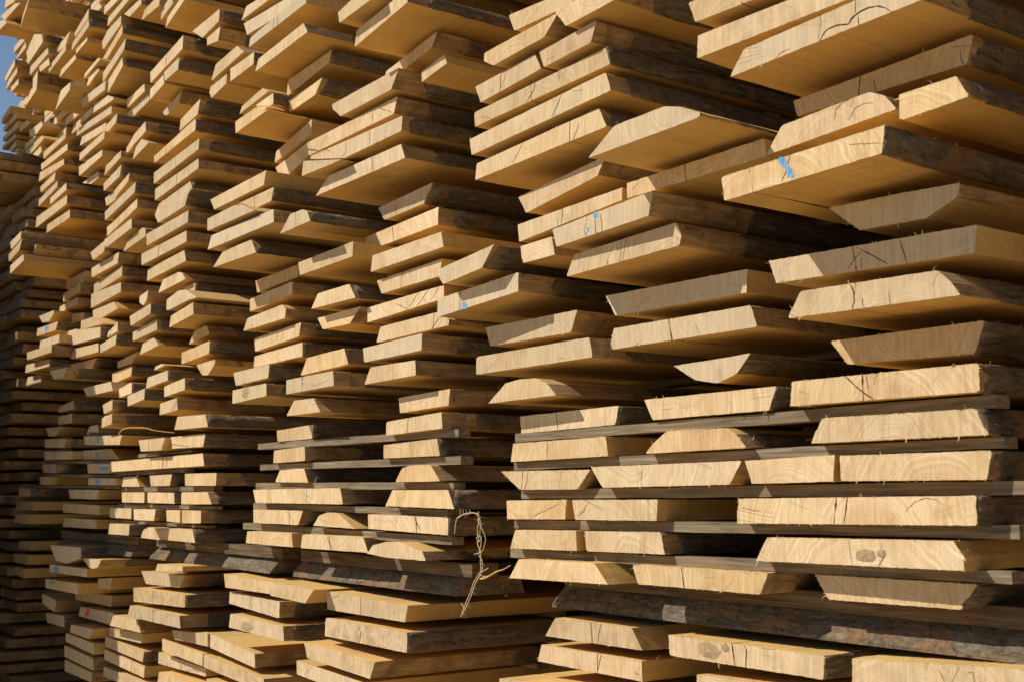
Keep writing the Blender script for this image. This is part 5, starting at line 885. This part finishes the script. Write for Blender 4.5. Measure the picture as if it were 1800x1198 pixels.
def board_geometry(P, sd, step, kind, y_shift=0.0, tiltx=0.0, stations=STATIONS, rough=0.00045):
    pts, side = resample(P, step)
    n = len(pts)
    V, F, I = [], [], []
    wave = 0.0015 if kind == 'n' else 0.009
    for k, y in enumerate(stations):
        amp = min(1.0, y / 0.12)
        for i in range(n):
            x, z, nx, nzz = pts[i]
            s_prev, s_here = side[i - 1], side[i]
            onside = 1 if (s_prev or s_here) else 0
            j = rough * 2.2 * nz(x * 160 + sd, z * 160, y * 30) + rough * nz(x * 420, z * 420, sd + y * 60)
            jx = -j * nx; jz = -j * nzz
            if onside:
                rr = 0.0018 if kind != 'n' else 0.0006
                j2 = rr * (nz(z * 55, sd * 1.7, y * 6) + 0.6 * nz(z * 150, sd, y * 14)) * (1.0 if (s_prev and s_here) else 0.4)
                jx -= j2 * nx
            if onside and wave:
                sg = 1 if (s_here == 1 or s_prev == 1) else -1
                jx += sg * wave * amp * (nz(sd * 3.1, y * 4.0, sg * 9.0 + z * 8) + 0.35 * nz(sd, y * 17.0, sg * 5.0 + z * 20))
            yy = y + (tiltx * x + y_shift if k < 2 else 0.0)
            V.append((x + jx, yy, z + jz))
    for k in range(len(stations) - 1):
        for i in range(n):
            a, b = k * n + i, k * n + (i + 1) % n
            F.append((a, b, b + n, a + n))
            I.append(1 if side[i] == 0 else 2)
    F.append(tuple(reversed(range(n)))); I.append(0)
    m = (len(stations) - 1) * n
    F.append(tuple(range(m, m + n))); I.append(0)
    return V, F, I, pts, side

def bark_geometry(P, sd, step, y0, kind):
    """a skin of bark over the right-hand edge, starting raggedly at y0"""
    pts, side = resample(P, step)
    n = len(pts)
    ids = [i for i in range(n) if side[i] == 1]
    if not ids: return None
    chain = ids + [(ids[-1] + 1) % n]
    V, F = [], []
    st = [y for y in STATIONS if y > y0 + 0.03]
    st = [0.0, 0.012, 0.03] + [y - y0 for y in st]
    nc = len(chain)
    th = 0.0045 if kind == 's' else 0.003
    for q, ys in enumerate(st):
        for c, i in enumerate(chain):
            x, z, nx, nzz = pts[i]
            e = 0.028 * nz(z * 40, sd * 2.0, 5.0) + 0.012 * nz(z * 130, sd, 1.0)
            y = max(0.001, y0 + ys + e * max(0.0, 1 - ys / 0.2))
            amp = min(1.0, y / 0.12)
            wx = 0.009 * amp * (nz(sd * 3.1, y * 4.0, 9.0 + z * 8) + 0.35 * nz(sd, y * 17.0, 5.0 + z * 20))
            if c == 0 or c == nc - 1:
                i2 = chain[1] if c == 0 else chain[-2]
                nx, nzz = pts[i2][2], pts[i2][3]
            t = th * (0.15 if q == 0 else 1.0) * (1 + 0.75 * nz(y * 30, z * 70, sd) + 0.4 * nz(y * 90, z * 160, sd)) + 0.0006
            if c in (0, nc - 1): t *= 0.75
            zz = z + nzz * t - (0.006 * max(0.0, nz(y * 26, sd, 2.2)) if c == 0 else 0.0) + (0.005 * max(0.0, nz(y * 31, sd, 7.2)) if c == nc - 1 else 0.0)
            V.append((x + wx + nx * t, y, zz))
    for q in range(len(st) - 1):
        for c in range(nc - 1):
            a = q * nc + c
            F.append((a, a + 1, a + 1 + nc, a + nc))
    # close the thickness along top, bottom and front
    base = len(V)
    for c in (0, nc - 1):
        for q in range(len(st)):
            x, y, z = V[q * nc + c]
            V.append((x - 0.005, y, z))
    m = len(st)
    for q in range(m - 1):
        F.append((q * nc, (q + 1) * nc, base + q + 1, base + q))
        a = nc - 1
        F.append((q * nc + a, base + m + q, base + m + q + 1, (q + 1) * nc + a))
    f0 = len(V)
    for c in range(nc):
        x, y, z = V[c]
        V.append((x - 0.006, y + 0.002, z))
    for c in range(nc - 1):
        F.append((c, f0 + c, f0 + c + 1, c + 1))
    return V, F

def corner_cut(P, rs, kind):
    """take the knife edge off the corners next to the waney edges"""
    out = []
    n = len(P)
    for i in range(n):
        a, b, c = P[i - 1], P[i], P[(i + 1) % n]
        l1, l2 = math.dist(a, b), math.dist(b, c)
        k = rs.uniform(0.0012, 0.0045) if kind != 'n' else rs.uniform(0.0004, 0.0016)
        k1, k2 = min(k, l1 * 0.3), min(k * rs.uniform(0.6, 1.6), l2 * 0.3)
        out.append((b[0] + (a[0] - b[0]) * k1 / l1, b[1] + (a[1] - b[1]) * k1 / l1))
        out.append((b[0] + (c[0] - b[0]) * k2 / l2, b[1] + (c[1] - b[1]) * k2 / l2))
    return out

def fibres(P, sd, count, tilt):
    """torn fibres standing off the sawn edges and along the waney edge"""
    rs = random.Random(int(sd * 100) + 3)
    pts, side = resample(P, 0.006)
    n = len(pts)
    corner = [i for i in range(n) if side[i] == 1 or side[i - 1] == 1]
    V, F = [], []
    for k in range(count):
        if k % 2 and corner:
            x, z, nx, nzz = pts[rs.choice(corner)]
            y = rs.uniform(0.0, 0.5) ** 1.3
        else:
            x, z, nx, nzz = pts[rs.randrange(n)]
            y = 0.0
        L = rs.uniform(0.0015, 0.005) if rs.random() < 0.93 else rs.uniform(0.006, 0.014)
        w = rs.uniform(0.0003, 0.0009) + L * 0.04
        d = Vector((nx + rs.uniform(-0.8, 0.8), rs.uniform(-1.0, 0.3), nzz + rs.uniform(-0.8, 0.8))).normalized()
        u = d.cross(Vector((rs.uniform(-1, 1), rs.uniform(-1, 1), rs.uniform(-1, 1)))).normalized() * w
        b = Vector((x - nx * 0.001, y + tilt * x, z - nzz * 0.001))
        m = b + d * L * 0.6
        e = b + d * L + Vector((rs.uniform(-1, 1), rs.uniform(-1, 1), rs.uniform(-1, 0.4))) * L * 0.3
        q = len(V)
        V += [tuple(b - u), tuple(b + u), tuple(m + u * 0.7), tuple(m - u * 0.7), tuple(e)]
        F += [(q, q + 1, q + 2, q + 3), (q + 3, q + 2, q + 4)]
    return V, F

# ------------------------------------------------------------------ ground
def sheet(name, size, z, mat):
    o = link_mesh(name, [(-size, -size, z), (size, -size, z), (size, size, z), (-size, size, z)], [(0, 1, 2, 3)], [mat])
    return tag(o, kind='structure')
sheet('ground', 600.0, 0.0, M_GROUND)

# ------------------------------------------------------------------ the boards
board_obj, end_tilt = {}, {}
rest = dict(V=[], F=[], I=[])
def to_rest(V, F, I, off):
    b = len(rest['V'])
    rest['V'] += [(v[0] + off[0], v[1] + off[1], v[2] + off[2]) for v in V]
    rest['F'] += [tuple(b + q for q in f) for f in F]
    rest['I'] += I

for (bid, cx, cy, cz, flat, kind, crack, other, label, px) in BOARDS:
    rs = random.Random(bid * 13 + 5)
    P = [(flat[2 * k], flat[2 * k + 1]) for k in range(len(flat) // 2)]
    P = corner_cut(P, rs, kind)
    step = 0.008 if px > 9000 else 0.018 if px > 3000 else 0.035
    sd = bid * 1.37
    pieces = [P]
    shifts = [0.0]
    if crack:
        xs = [p[0] for p in P]
        x0 = min(xs) + crack * (max(xs) - min(xs))
        sl = rs.uniform(-0.25, 0.25)
        g = rs.uniform(0.0008, 0.0016)
        pieces = [clip(P, (1, sl), x0 - g), clip(P, (-1, -sl), -(x0 + g))]
        shifts = [0.0, rs.choice((-1, 1)) * rs.uniform(0.0003, 0.001)]
    V, F, I = [], [], []
    tilt = rs.uniform(-0.02, 0.02)
    for pc, sh in zip(pieces, shifts):
        if len(pc) < 3: continue
        v, f, i, _, _ = board_geometry(pc, sd, step, kind, sh, tilt)
        b = len(V)
        V += v; F += [tuple(b + q for q in ff) for ff in f]; I += i
    if kind == 'n': I = [1 if q == 2 else q for q in I]
    loc = (cx, cy, cz + EYE)
    if not label:
        to_rest(V, F, I, loc)
        continue
    o = link_mesh('board', V, F, [M_END, M_FACE, M_WANE], I, None, loc)
    tag(o, label, 'board', 'boards stacked to dry')
    w = max(p[0] for p in P) - min(p[0] for p in P)
    o['ring_x'] = rs.uniform(-0.35, 0.35) * w
    o['ring_z'] = rs.choice((-1, 1)) * rs.uniform(0.0, 0.16)
    o['tone'] = rs.uniform(-0.14, 0.05) + (0.06 if 'f' in other else 0.0)
    o['grey'] = 0.75 if 'g' in other else (0.0 if 'f' in other else rs.uniform(0.05, 0.5))
    o['stain'] = 1.0 if 'm' in other else rs.uniform(0.4, 0.75) if 'o' in other else (rs.uniform(0.0, 0.2) if 'f' in other else rs.uniform(0.15, 0.55))
    board_obj[bid] = o
    end_tilt[bid] = (tilt, crack and (x0, sl, shifts[1]))
    o['heart'] = rs.uniform(0.03, 0.09) if rs.random() < 0.35 else 0.0
    o['streak'] = rs.uniform(0.4, 0.9) if rs.random() < 0.6 else rs.uniform(0.05, 0.3)
    if px > 2500:
        fv, ff = fibres(P, sd, int(min(150, 20 + px / 110)), tilt)
        link_mesh('torn_fibres', fv, ff, [M_FIBRE], None, o)['kind'] = 'stuff'
    if kind in 'sw':
        y0 = rs.choice((0.0, 0.0, 0.02, 0.06, 0.12)) if kind == 's' else rs.choice((0.12, 0.2, 0.32, 0.5))
        bg = bark_geometry(P, sd, step * 1.3, y0, kind)
        if bg:
            bk = link_mesh('bark', bg[0], bg[1], [M_BARK], None, o, smooth=True)

# drying cracks and knots on the ends
def end_y(bid, x, z):
    tl, c = end_tilt[bid]
    y = tl * x
    if c and x + c[1] * z > c[0]: y += c[2]
    return y
def face_ribbon(o, pts, wd, bid):
    fine = []
    for i in range(len(pts) - 1):
        k = max(2, int(math.dist(pts[i], pts[i + 1]) / 0.004))
        for q in range(k):
            t = q / k
            fine.append((pts[i][0] + t * (pts[i + 1][0] - pts[i][0]), pts[i][1] + t * (pts[i + 1][1] - pts[i][1])))
    fine.append(pts[-1])
    V, F = [], []
    n = len(fine)
    for i, p in enumerate(fine):
        a, b = fine[max(i - 1, 0)], fine[min(i + 1, n - 1)]
        dx, dz = b[0] - a[0], b[1] - a[1]
        L = math.hypot(dx, dz) or 1
        nx, nzz = -dz / L, dx / L
        w = 0.8 * wd * (0.25 + 1.0 * math.sin(math.pi * min(1, (i + 0.6) / n)) ** 0.6) * (1 + 0.7 * nz(p[0] * 90, p[1] * 90, 3))
        jx, jz = 0.0012 * nz(p[0] * 130, p[1] * 130, 7), 0.0012 * nz(p[0] * 130, p[1] * 130, 17)
        for sg in (-1, 1):
            V.append((p[0] + nx * w * sg + jx, end_y(bid, p[0], p[1]) - 0.0004, p[1] + nzz * w * sg + jz))
    for i in range(n - 1):
        F.append((2 * i, 2 * i + 1, 2 * i + 3, 2 * i + 2))
    link_mesh('crack', V, F, [M_CRACK], None, o)
for bid, wd, q in CRACKS:
    o = board_obj.get(bid)
    if o: face_ribbon(o, [(q[2 * k] - o.location.x, q[2 * k + 1] + EYE - o.location.z) for k in range(len(q) // 2)], wd, bid)
for bid, kx, kz, rx, rz in KNOTS:
    o = board_obj.get(bid)
    if not o: continue
    cx, cz = kx - o.location.x, kz + EYE - o.location.z
    tl = end_y(bid, cx, cz)
    V, F = [(cx, tl - 0.0014, cz)], []
    for ring_r in (0.55, 1.0):
        for k in range(20):
            a = k * math.pi / 10
            r = ring_r * (1 + 0.28 * nz(math.cos(a) * 1.6, math.sin(a) * 1.6, kx * 9))
            V.append((cx + rx * r * math.cos(a), end_y(bid, cx + rx * r * math.cos(a), cz) - (0.0011 if ring_r < 1 else 0.0001), cz + rz * r * math.sin(a)))
    for k in range(20):
        F.append((0, 1 + (k + 1) % 20, 1 + k)); F.append((1 + k, 1 + (k + 1) % 20, 21 + (k + 1) % 20, 21 + k))
    link_mesh('knot', V, [tuple(reversed(f)) for f in F], [M_KNOT], None, o)

# timber-marking paint on the ends
for bid, colour, q in MARKS:
    o = board_obj.get(bid)
    if o is None: continue
    pts = [(q[2 * k] - o.location.x, q[2 * k + 1] + EYE - o.location.z) for k in range(len(q) // 2)]
    pts, _ = resample(pts, 0.003)
    n = len(pts)
    pp = [(p[0] + 0.0028 * nz(p[0] * 240, p[1] * 240, 3), p[1] + 0.0028 * nz(p[0] * 240, p[1] * 240, 8)) for p in pts]
    V = [(x, end_y(bid, x, z) - 0.0005, z) for x, z in pp] + [(x, end_y(bid, x, z) + 0.001, z) for x, z in pp]
    F = [tuple(reversed(range(n)))] + [(i, (i + 1) % n, (i + 1) % n + n, i + n) for i in range(n)]
    link_mesh('paint_mark', V, F, [M_PAINT[colour]], None, o)

# ------------------------------------------------------------------ plain boards: beyond the 300 largest, and above, below and behind what the picture shows
def box_board(x0, x1, z0, z1, y0, y1, bevel=0.0):
    s0, s1 = random.uniform(-0.02, 0.03), random.uniform(-0.02, 0.03)
    V = [(x0 + s0, y0, z1), (x1 - s1, y0, z1), (x1 + s1, y0, z0), (x0 - s0, y0, z0),
         (x0 + s0, y1, z1), (x1 - s1, y1, z1), (x1 + s1, y1, z0), (x0 - s0, y1, z0)]
    F = [(3, 2, 1, 0), (4, 5, 6, 7), (0, 1, 5, 4), (1, 2, 6, 5), (2, 3, 7, 6), (3, 0, 4, 7)]
    return V, F, [0, 0, 1, 2, 1, 2]

def fill_stack(x0, x1, zlo, zhi, ynear=0.0, jit=0.04, length=2.3, store=to_rest, pitch=0.0705):
    z = zlo
    while z < zhi:
        x = x0 + random.uniform(-0.06, 0.06)
        while x < x1 - 0.18:
            w = min(random.uniform(0.24, 0.46), x1 + 0.05 - x)
            V, F, I = box_board(x, x + w, z, z + 0.048, ynear + random.uniform(-jit, jit), ynear + length)
            store(V, F, I, (0, 0, 0))
            x += w + random.uniform(0.01, 0.09)
        z += pitch

PILES = [(-2.78, -1.2), (-4.66, -3.0), (-6.3, -4.85), (-7.5, -6.45), (-9.6, -7.78)]
for k, (a, b) in enumerate(PILES):
    xm = (a + b) / 2
    top = 0.85 - 0.345 * (a + 1.115)
    fill_stack(a, b, top + 0.14 + EYE, top + 0.5 + EYE)
    low = -0.306 + 0.121 * (b + 1.18)
    if k < 4: fill_stack(a, b, 0.16, low - 0.30 + EYE)
# far-left stack, its boards darkened in colour to imitate deep shade
darkened_stack = dict(V=[], F=[], I=[])
def to_darkened_stack(V, F, I, off):
    b = len(darkened_stack['V']); darkened_stack['V'] += V; darkened_stack['F'] += [tuple(b + q for q in f) for f in F]; darkened_stack['I'] += I
fill_stack(-9.6, -7.72, 0.16, 1.92 + EYE, 0.0, 0.05, 2.3, to_darkened_stack)
fill_stack(-9.3, -7.66, 1.95 + EYE, 2.12 + EYE, -0.2, 0.03, 2.3, to_darkened_stack)
z = 0.16 + 0.048
while z < 1.92 + EYE:                       # the spacer sticks of the darkened stack
    for y in (0.3, 1.2, 2.0):
        V, F, I = box_board(-9.55, -7.78, z + 0.001, z + 0.0215, y, y + 0.05)
        to_darkened_stack(V, F, [2] * 6, (0, 0, 0))
    z += 0.0705
fill_stack(-8.95, -6.95, 2.2 + EYE, 4.0 + EYE, 0.16, 0.04, 1.9)
o = link_mesh('stacked_boards', darkened_stack['V'], darkened_stack['F'], [M_END, M_FACE, M_WANE], darkened_stack['I'])
tag(o, 'stack of boards in shade at the far left edge, wood darkened to deepen it', 'boards', kind='stuff')
o['grey'] = 0.8; o['stain'] = 1.0; o['tone'] = -0.6; o['ring_z'] = 0.4  # greyed, stained and toned down to paint in the shade
o = link_mesh('stacked_boards', rest['V'], rest['F'], [M_END, M_FACE, M_WANE], rest['I'])
tag(o, 'remaining small and shaded boards of the drying stacks', 'boards', kind='stuff')
o['grey'] = 0.15; o['stain'] = 0.3; o['tone'] = 0.0; o['ring_x'] = 0.0; o['ring_z'] = 0.4

back = dict(V=[], F=[], I=[])
def to_back(V, F, I, off):
    b = len(back['V']); back['V'] += V; back['F'] += [tuple(b + q for q in f) for f in F]; back['I'] += I
fill_stack(-26.0, -0.4, 0.16, 3.3, 2.75, 0.05, 2.2, to_back, 0.0495)
fill_stack(-0.93, 0.7, 0.16, 4.2, 0.02, 0.05, 2.2, to_back)
o = link_mesh('stacked_boards', back['V'], back['F'], [M_END, M_FACE, M_WANE], back['I'])
tag(o, 'further rows of drying boards behind and beside the front stacks', 'boards', kind='stuff')

# spacer sticks deep inside the stacks, one layer of them under every board
V, F = [], []
for (bid, cx, cy, cz, flat, kind, crack, other, label, px) in BOARDS:
    xs, zs = flat[0::2], flat[1::2]
    lo, x0, x1 = min(zs) + cz + EYE, min(xs) + cx + 0.01, max(xs) + cx - 0.01
    for y in (0.55, 1.5):
        b = len(V)
        for yy in (y, y + 0.05):
            V += [(x0, yy, lo), (x1, yy, lo), (x1, yy, lo - 0.018), (x0, yy, lo - 0.018)]
        F += [(b + q[0], b + q[1], b + q[2], b + q[3]) for q in ((3, 2, 1, 0), (4, 5, 6, 7), (0, 1, 5, 4), (2, 3, 7, 6), (1, 2, 6, 5), (3, 0, 4, 7))]
o = link_mesh('spacer_sticks', V, F, [M_STICK])
tag(o, 'short spacer sticks deep between the layers of boards', 'sticks', kind='stuff')

# ------------------------------------------------------------------ spacer sticks seen at the front
ORD = ['topmost', 'second from top', 'third from top', 'fourth from top', 'fifth from top', 'sixth from top', 'seventh from top', 'lowest', 'bottom']
STACKWORD = {'P1': 'nearest stack', 'P2': 'second stack', 'P3': 'third stack'}
cnt = {}
def stick_mesh(x0, zt0, zb0, x1, zt1, zb1, y0, y1, sd):
    n = max(6, int((x1 - x0) / 0.03))
    V, F = [], []
    for i in range(n + 1):
        t = i / n; x = x0 + t * (x1 - x0)
        zt = zt0 + t * (zt1 - zt0) + 0.0016 * nz(x * 6, sd, 0) + 0.0008 * nz(x * 60, sd, 0)
        zb = zb0 + t * (zb1 - zb0) + 0.0016 * nz(x * 6, sd, 4) + 0.0008 * nz(x * 60, sd, 6)
        ya = y0 + 0.004 * nz(x * 5, sd, 9)
        V += [(x, ya, zt), (x, ya, zb), (x, y1, zb), (x, y1, zt)]
    for i in range(n):
        for q in range(4):
            a, b = 4 * i + q, 4 * i + (q + 1) % 4
            F.append((a, a + 4, b + 4, b))
    F += [(0, 1, 2, 3), (4 * n + 3, 4 * n + 2, 4 * n + 1, 4 * n)]
    return V, [tuple(reversed(f)) for f in F]
for k, (pile, q) in enumerate(STICKERS):
    V, F = stick_mesh(q[0], q[1] + EYE, q[7] + EYE, q[2], q[3] + EYE, q[5] + EYE, 0.036, 0.076, k * 3.3)
    c = cnt.get(pile, 0); cnt[pile] = c + 1
    x, z = V[0][0], V[0][2]
    o = link_mesh('spacer_stick', [(v[0] - x, v[1], v[2] - z) for v in V], F, [M_STICK], None, None, (x, 0, z))
    tag(o, f'thin grey spacer stick, {ORD[c]} in the {STACKWORD[pile]}', 'stick', 'weathered spacer sticks')

# ------------------------------------------------------------------ bearers: a squared beam on a bark slab under each upper stack
def beam(x0, x1, zt, zb, y0, y1, sd):
    V, F = stick_mesh(x0, zt, zb, x1, zt, zb, y0, y1, sd)
    return V, F
def slab(x0, x1, zt, h, y0, sd):
    """a slab off the outside of a log, bark side out, lying on its flat face"""
    n = max(8, int((x1 - x0) / 0.035)); m = 9
    V, F = [], []
    for i in range(n + 1):
        x = x0 + (x1 - x0) * i / n
        for j in range(m):
            a = j / (m - 1)
            y = y0 - 0.02 + 0.045 * (1 - a) ** 1.3 + 0.006 * nz(x * 4, a * 3, sd) + 0.002 * nz(x * 30, a * 9, sd)
            z = zt - h * a + 0.002 * nz(x * 9, a * 5, sd) * (0 < j < m - 1)
            V.append((x, y, z))
        V.append((x, y0 + 0.22, zt - h)); V.append((x, y0 + 0.2, zt))
    r = m + 2
    for i in range(n):
        for j in range(r):
            a, b = i * r + j, i * r + (j + 1) % r
            F.append((b, b + r, a + r, a))
    F += [tuple(range(r)), tuple(reversed(range(n * r, n * r + r)))]
    return V, [tuple(reversed(f)) for f in F]
BEAR = [('nearest stack', -2.5, -0.75, 0.105), ('second stack from the right', -3.97, -2.86, 0.08), ('third stack from the right', -5.45, -4.1, 0.08),
        ('fourth stack from the right', -6.9, -5.6, 0.06)]
for k, (w, x0, x1, y) in enumerate(BEAR):
    V, F = beam(x0 + 0.03, x1, EYE - 0.19, EYE - 0.2275, y, y + 0.09, k * 5.1 + 50)
    o = link_mesh('bearer_beam', V, F, [M_BEAM])
    tag(o, f'dark brown squared bearer beam under the {w}', 'beam', 'bearers under the stacks')
    V, F = slab(x0, x1 - 0.05, EYE - 0.2295, 0.052, y + 0.0, k * 2.7)
    o = link_mesh('bark_slab', V, F, [M_BARK], smooth=False)
    tag(o, f'long slab with grey lichened bark lying under the {w}', 'slab', 'bark slabs under the stacks')

# ------------------------------------------------------------------ twine and splinters
def tube(name, paths, rad, mat):
    V, F = [], []
    for pi, path in enumerate(paths):
        P = [Vector((p[0], p[1], p[2] + EYE)) for p in path]
        fine = []
        for i in range(len(P) - 1):
            p0, p1, p2, p3 = P[max(i - 1, 0)], P[i], P[i + 1], P[min(i + 2, len(P) - 1)]
            for q in range(6):
                t = q / 6
                fine.append(0.5 * ((2 * p1) + (p2 - p0) * t + (2 * p0 - 5 * p1 + 4 * p2 - p3) * t * t + (3 * p1 - p0 - 3 * p2 + p3) * t ** 3))
        fine.append(P[-1])
        b0 = len(V)
        for i, p in enumerate(fine):
            d = (fine[min(i + 1, len(fine) - 1)] - fine[max(i - 1, 0)]).normalized()
            u = d.cross(Vector((0, 1, 0.01))).normalized(); v = d.cross(u)
            r = rad(i / (len(fine) - 1), pi)
            wob = Vector((nz(i * 0.9, pi, 0), nz(i * 0.9, pi, 5), nz(i * 0.9, pi, 9))) * r * 0.8
            for q in range(5):
                a = q * 2 * math.pi / 5 + i * 0.6
                V.append(tuple(p + wob + u * math.cos(a) * r + v * math.sin(a) * r))
        for i in range(len(fine) - 1):
            for q in range(5):
                a, b = b0 + 5 * i + q, b0 + 5 * i + (q + 1) % 5
                F.append((a, b, b + 5, a + 5))
    return link_mesh(name, V, F, [mat], smooth=True)
o = tube('baling_twine', TWINE, lambda t, k: 0.0004 * (1.2 - t) if k > 11 else 0.0009 if k > 2 else 0.0012, M_TWINE)
tag(o, 'frayed pale baling twine looped over a board end and hanging down', 'twine')
sp_lab = ['grey torn splinter lying on the dark top board beside the twine', 'curved splinter lying across boards of the third stack', 'pale torn splinter across two boards at upper left']
for k, p in enumerate(SPLINTERS):
    o = tube('splinter', [p], lambda t, q: 0.0024 * (1 - 0.75 * t) + 0.0006, M_FACE)
    tag(o, sp_lab[k], 'splinter', 'loose splinters')

# ------------------------------------------------------------------ unseen tall stacks added left of the frame to throw shade on the far boards
def shade_stack(x0, x1, y0, y1, top, label):
    V, F, I = [], [], []
    z = 0.16
    while z < top:
        y = y0
        while y < y1 - 0.05:
            w = min(0.19, y1 - y)
            v, f, i = box_board(y, y + w, z, z + 0.05, 0, 0)
            a, b = x0 + random.uniform(-0.05, 0.0), x1 - random.uniform(0, 0.05)
            bb = len(V)
            V += [(a if q < 4 else b, p[0], p[2]) for q, p in enumerate(v)]
            F += [tuple(reversed([bb + q for q in ff])) for ff in f]; I += i
            y += w + 0.01
        z += 0.07
    o = link_mesh('added_shade_stack', V, F, [M_END, M_FACE, M_WANE], I)
    tag(o, label, 'boards', kind='stuff')
def shade_corner(xw, zw, y):
    """where a stack corner standing at depth y must be for its shade to end at (xw, zw) on the stack face"""
    h = -y / math.cos(SUN_AZ)
    return xw + y * math.tan(SUN_AZ), zw + h * math.tan(SUN_EL)
cx1, cz1 = shade_corner(-5.75, 0.12, -1.15)
shade_stack(cx1 - 1.8, cx1, -1.15, -0.75, cz1 + EYE, 'unseen tall stack of boards added to shade the lower far left')
cx2, cz2 = shade_corner(-7.65, 2.12, -1.15)
shade_stack(cx2 - 3.2, cx2, -1.15, -0.76, cz2 + EYE, 'unseen taller stack of boards added to shade the far left edge')
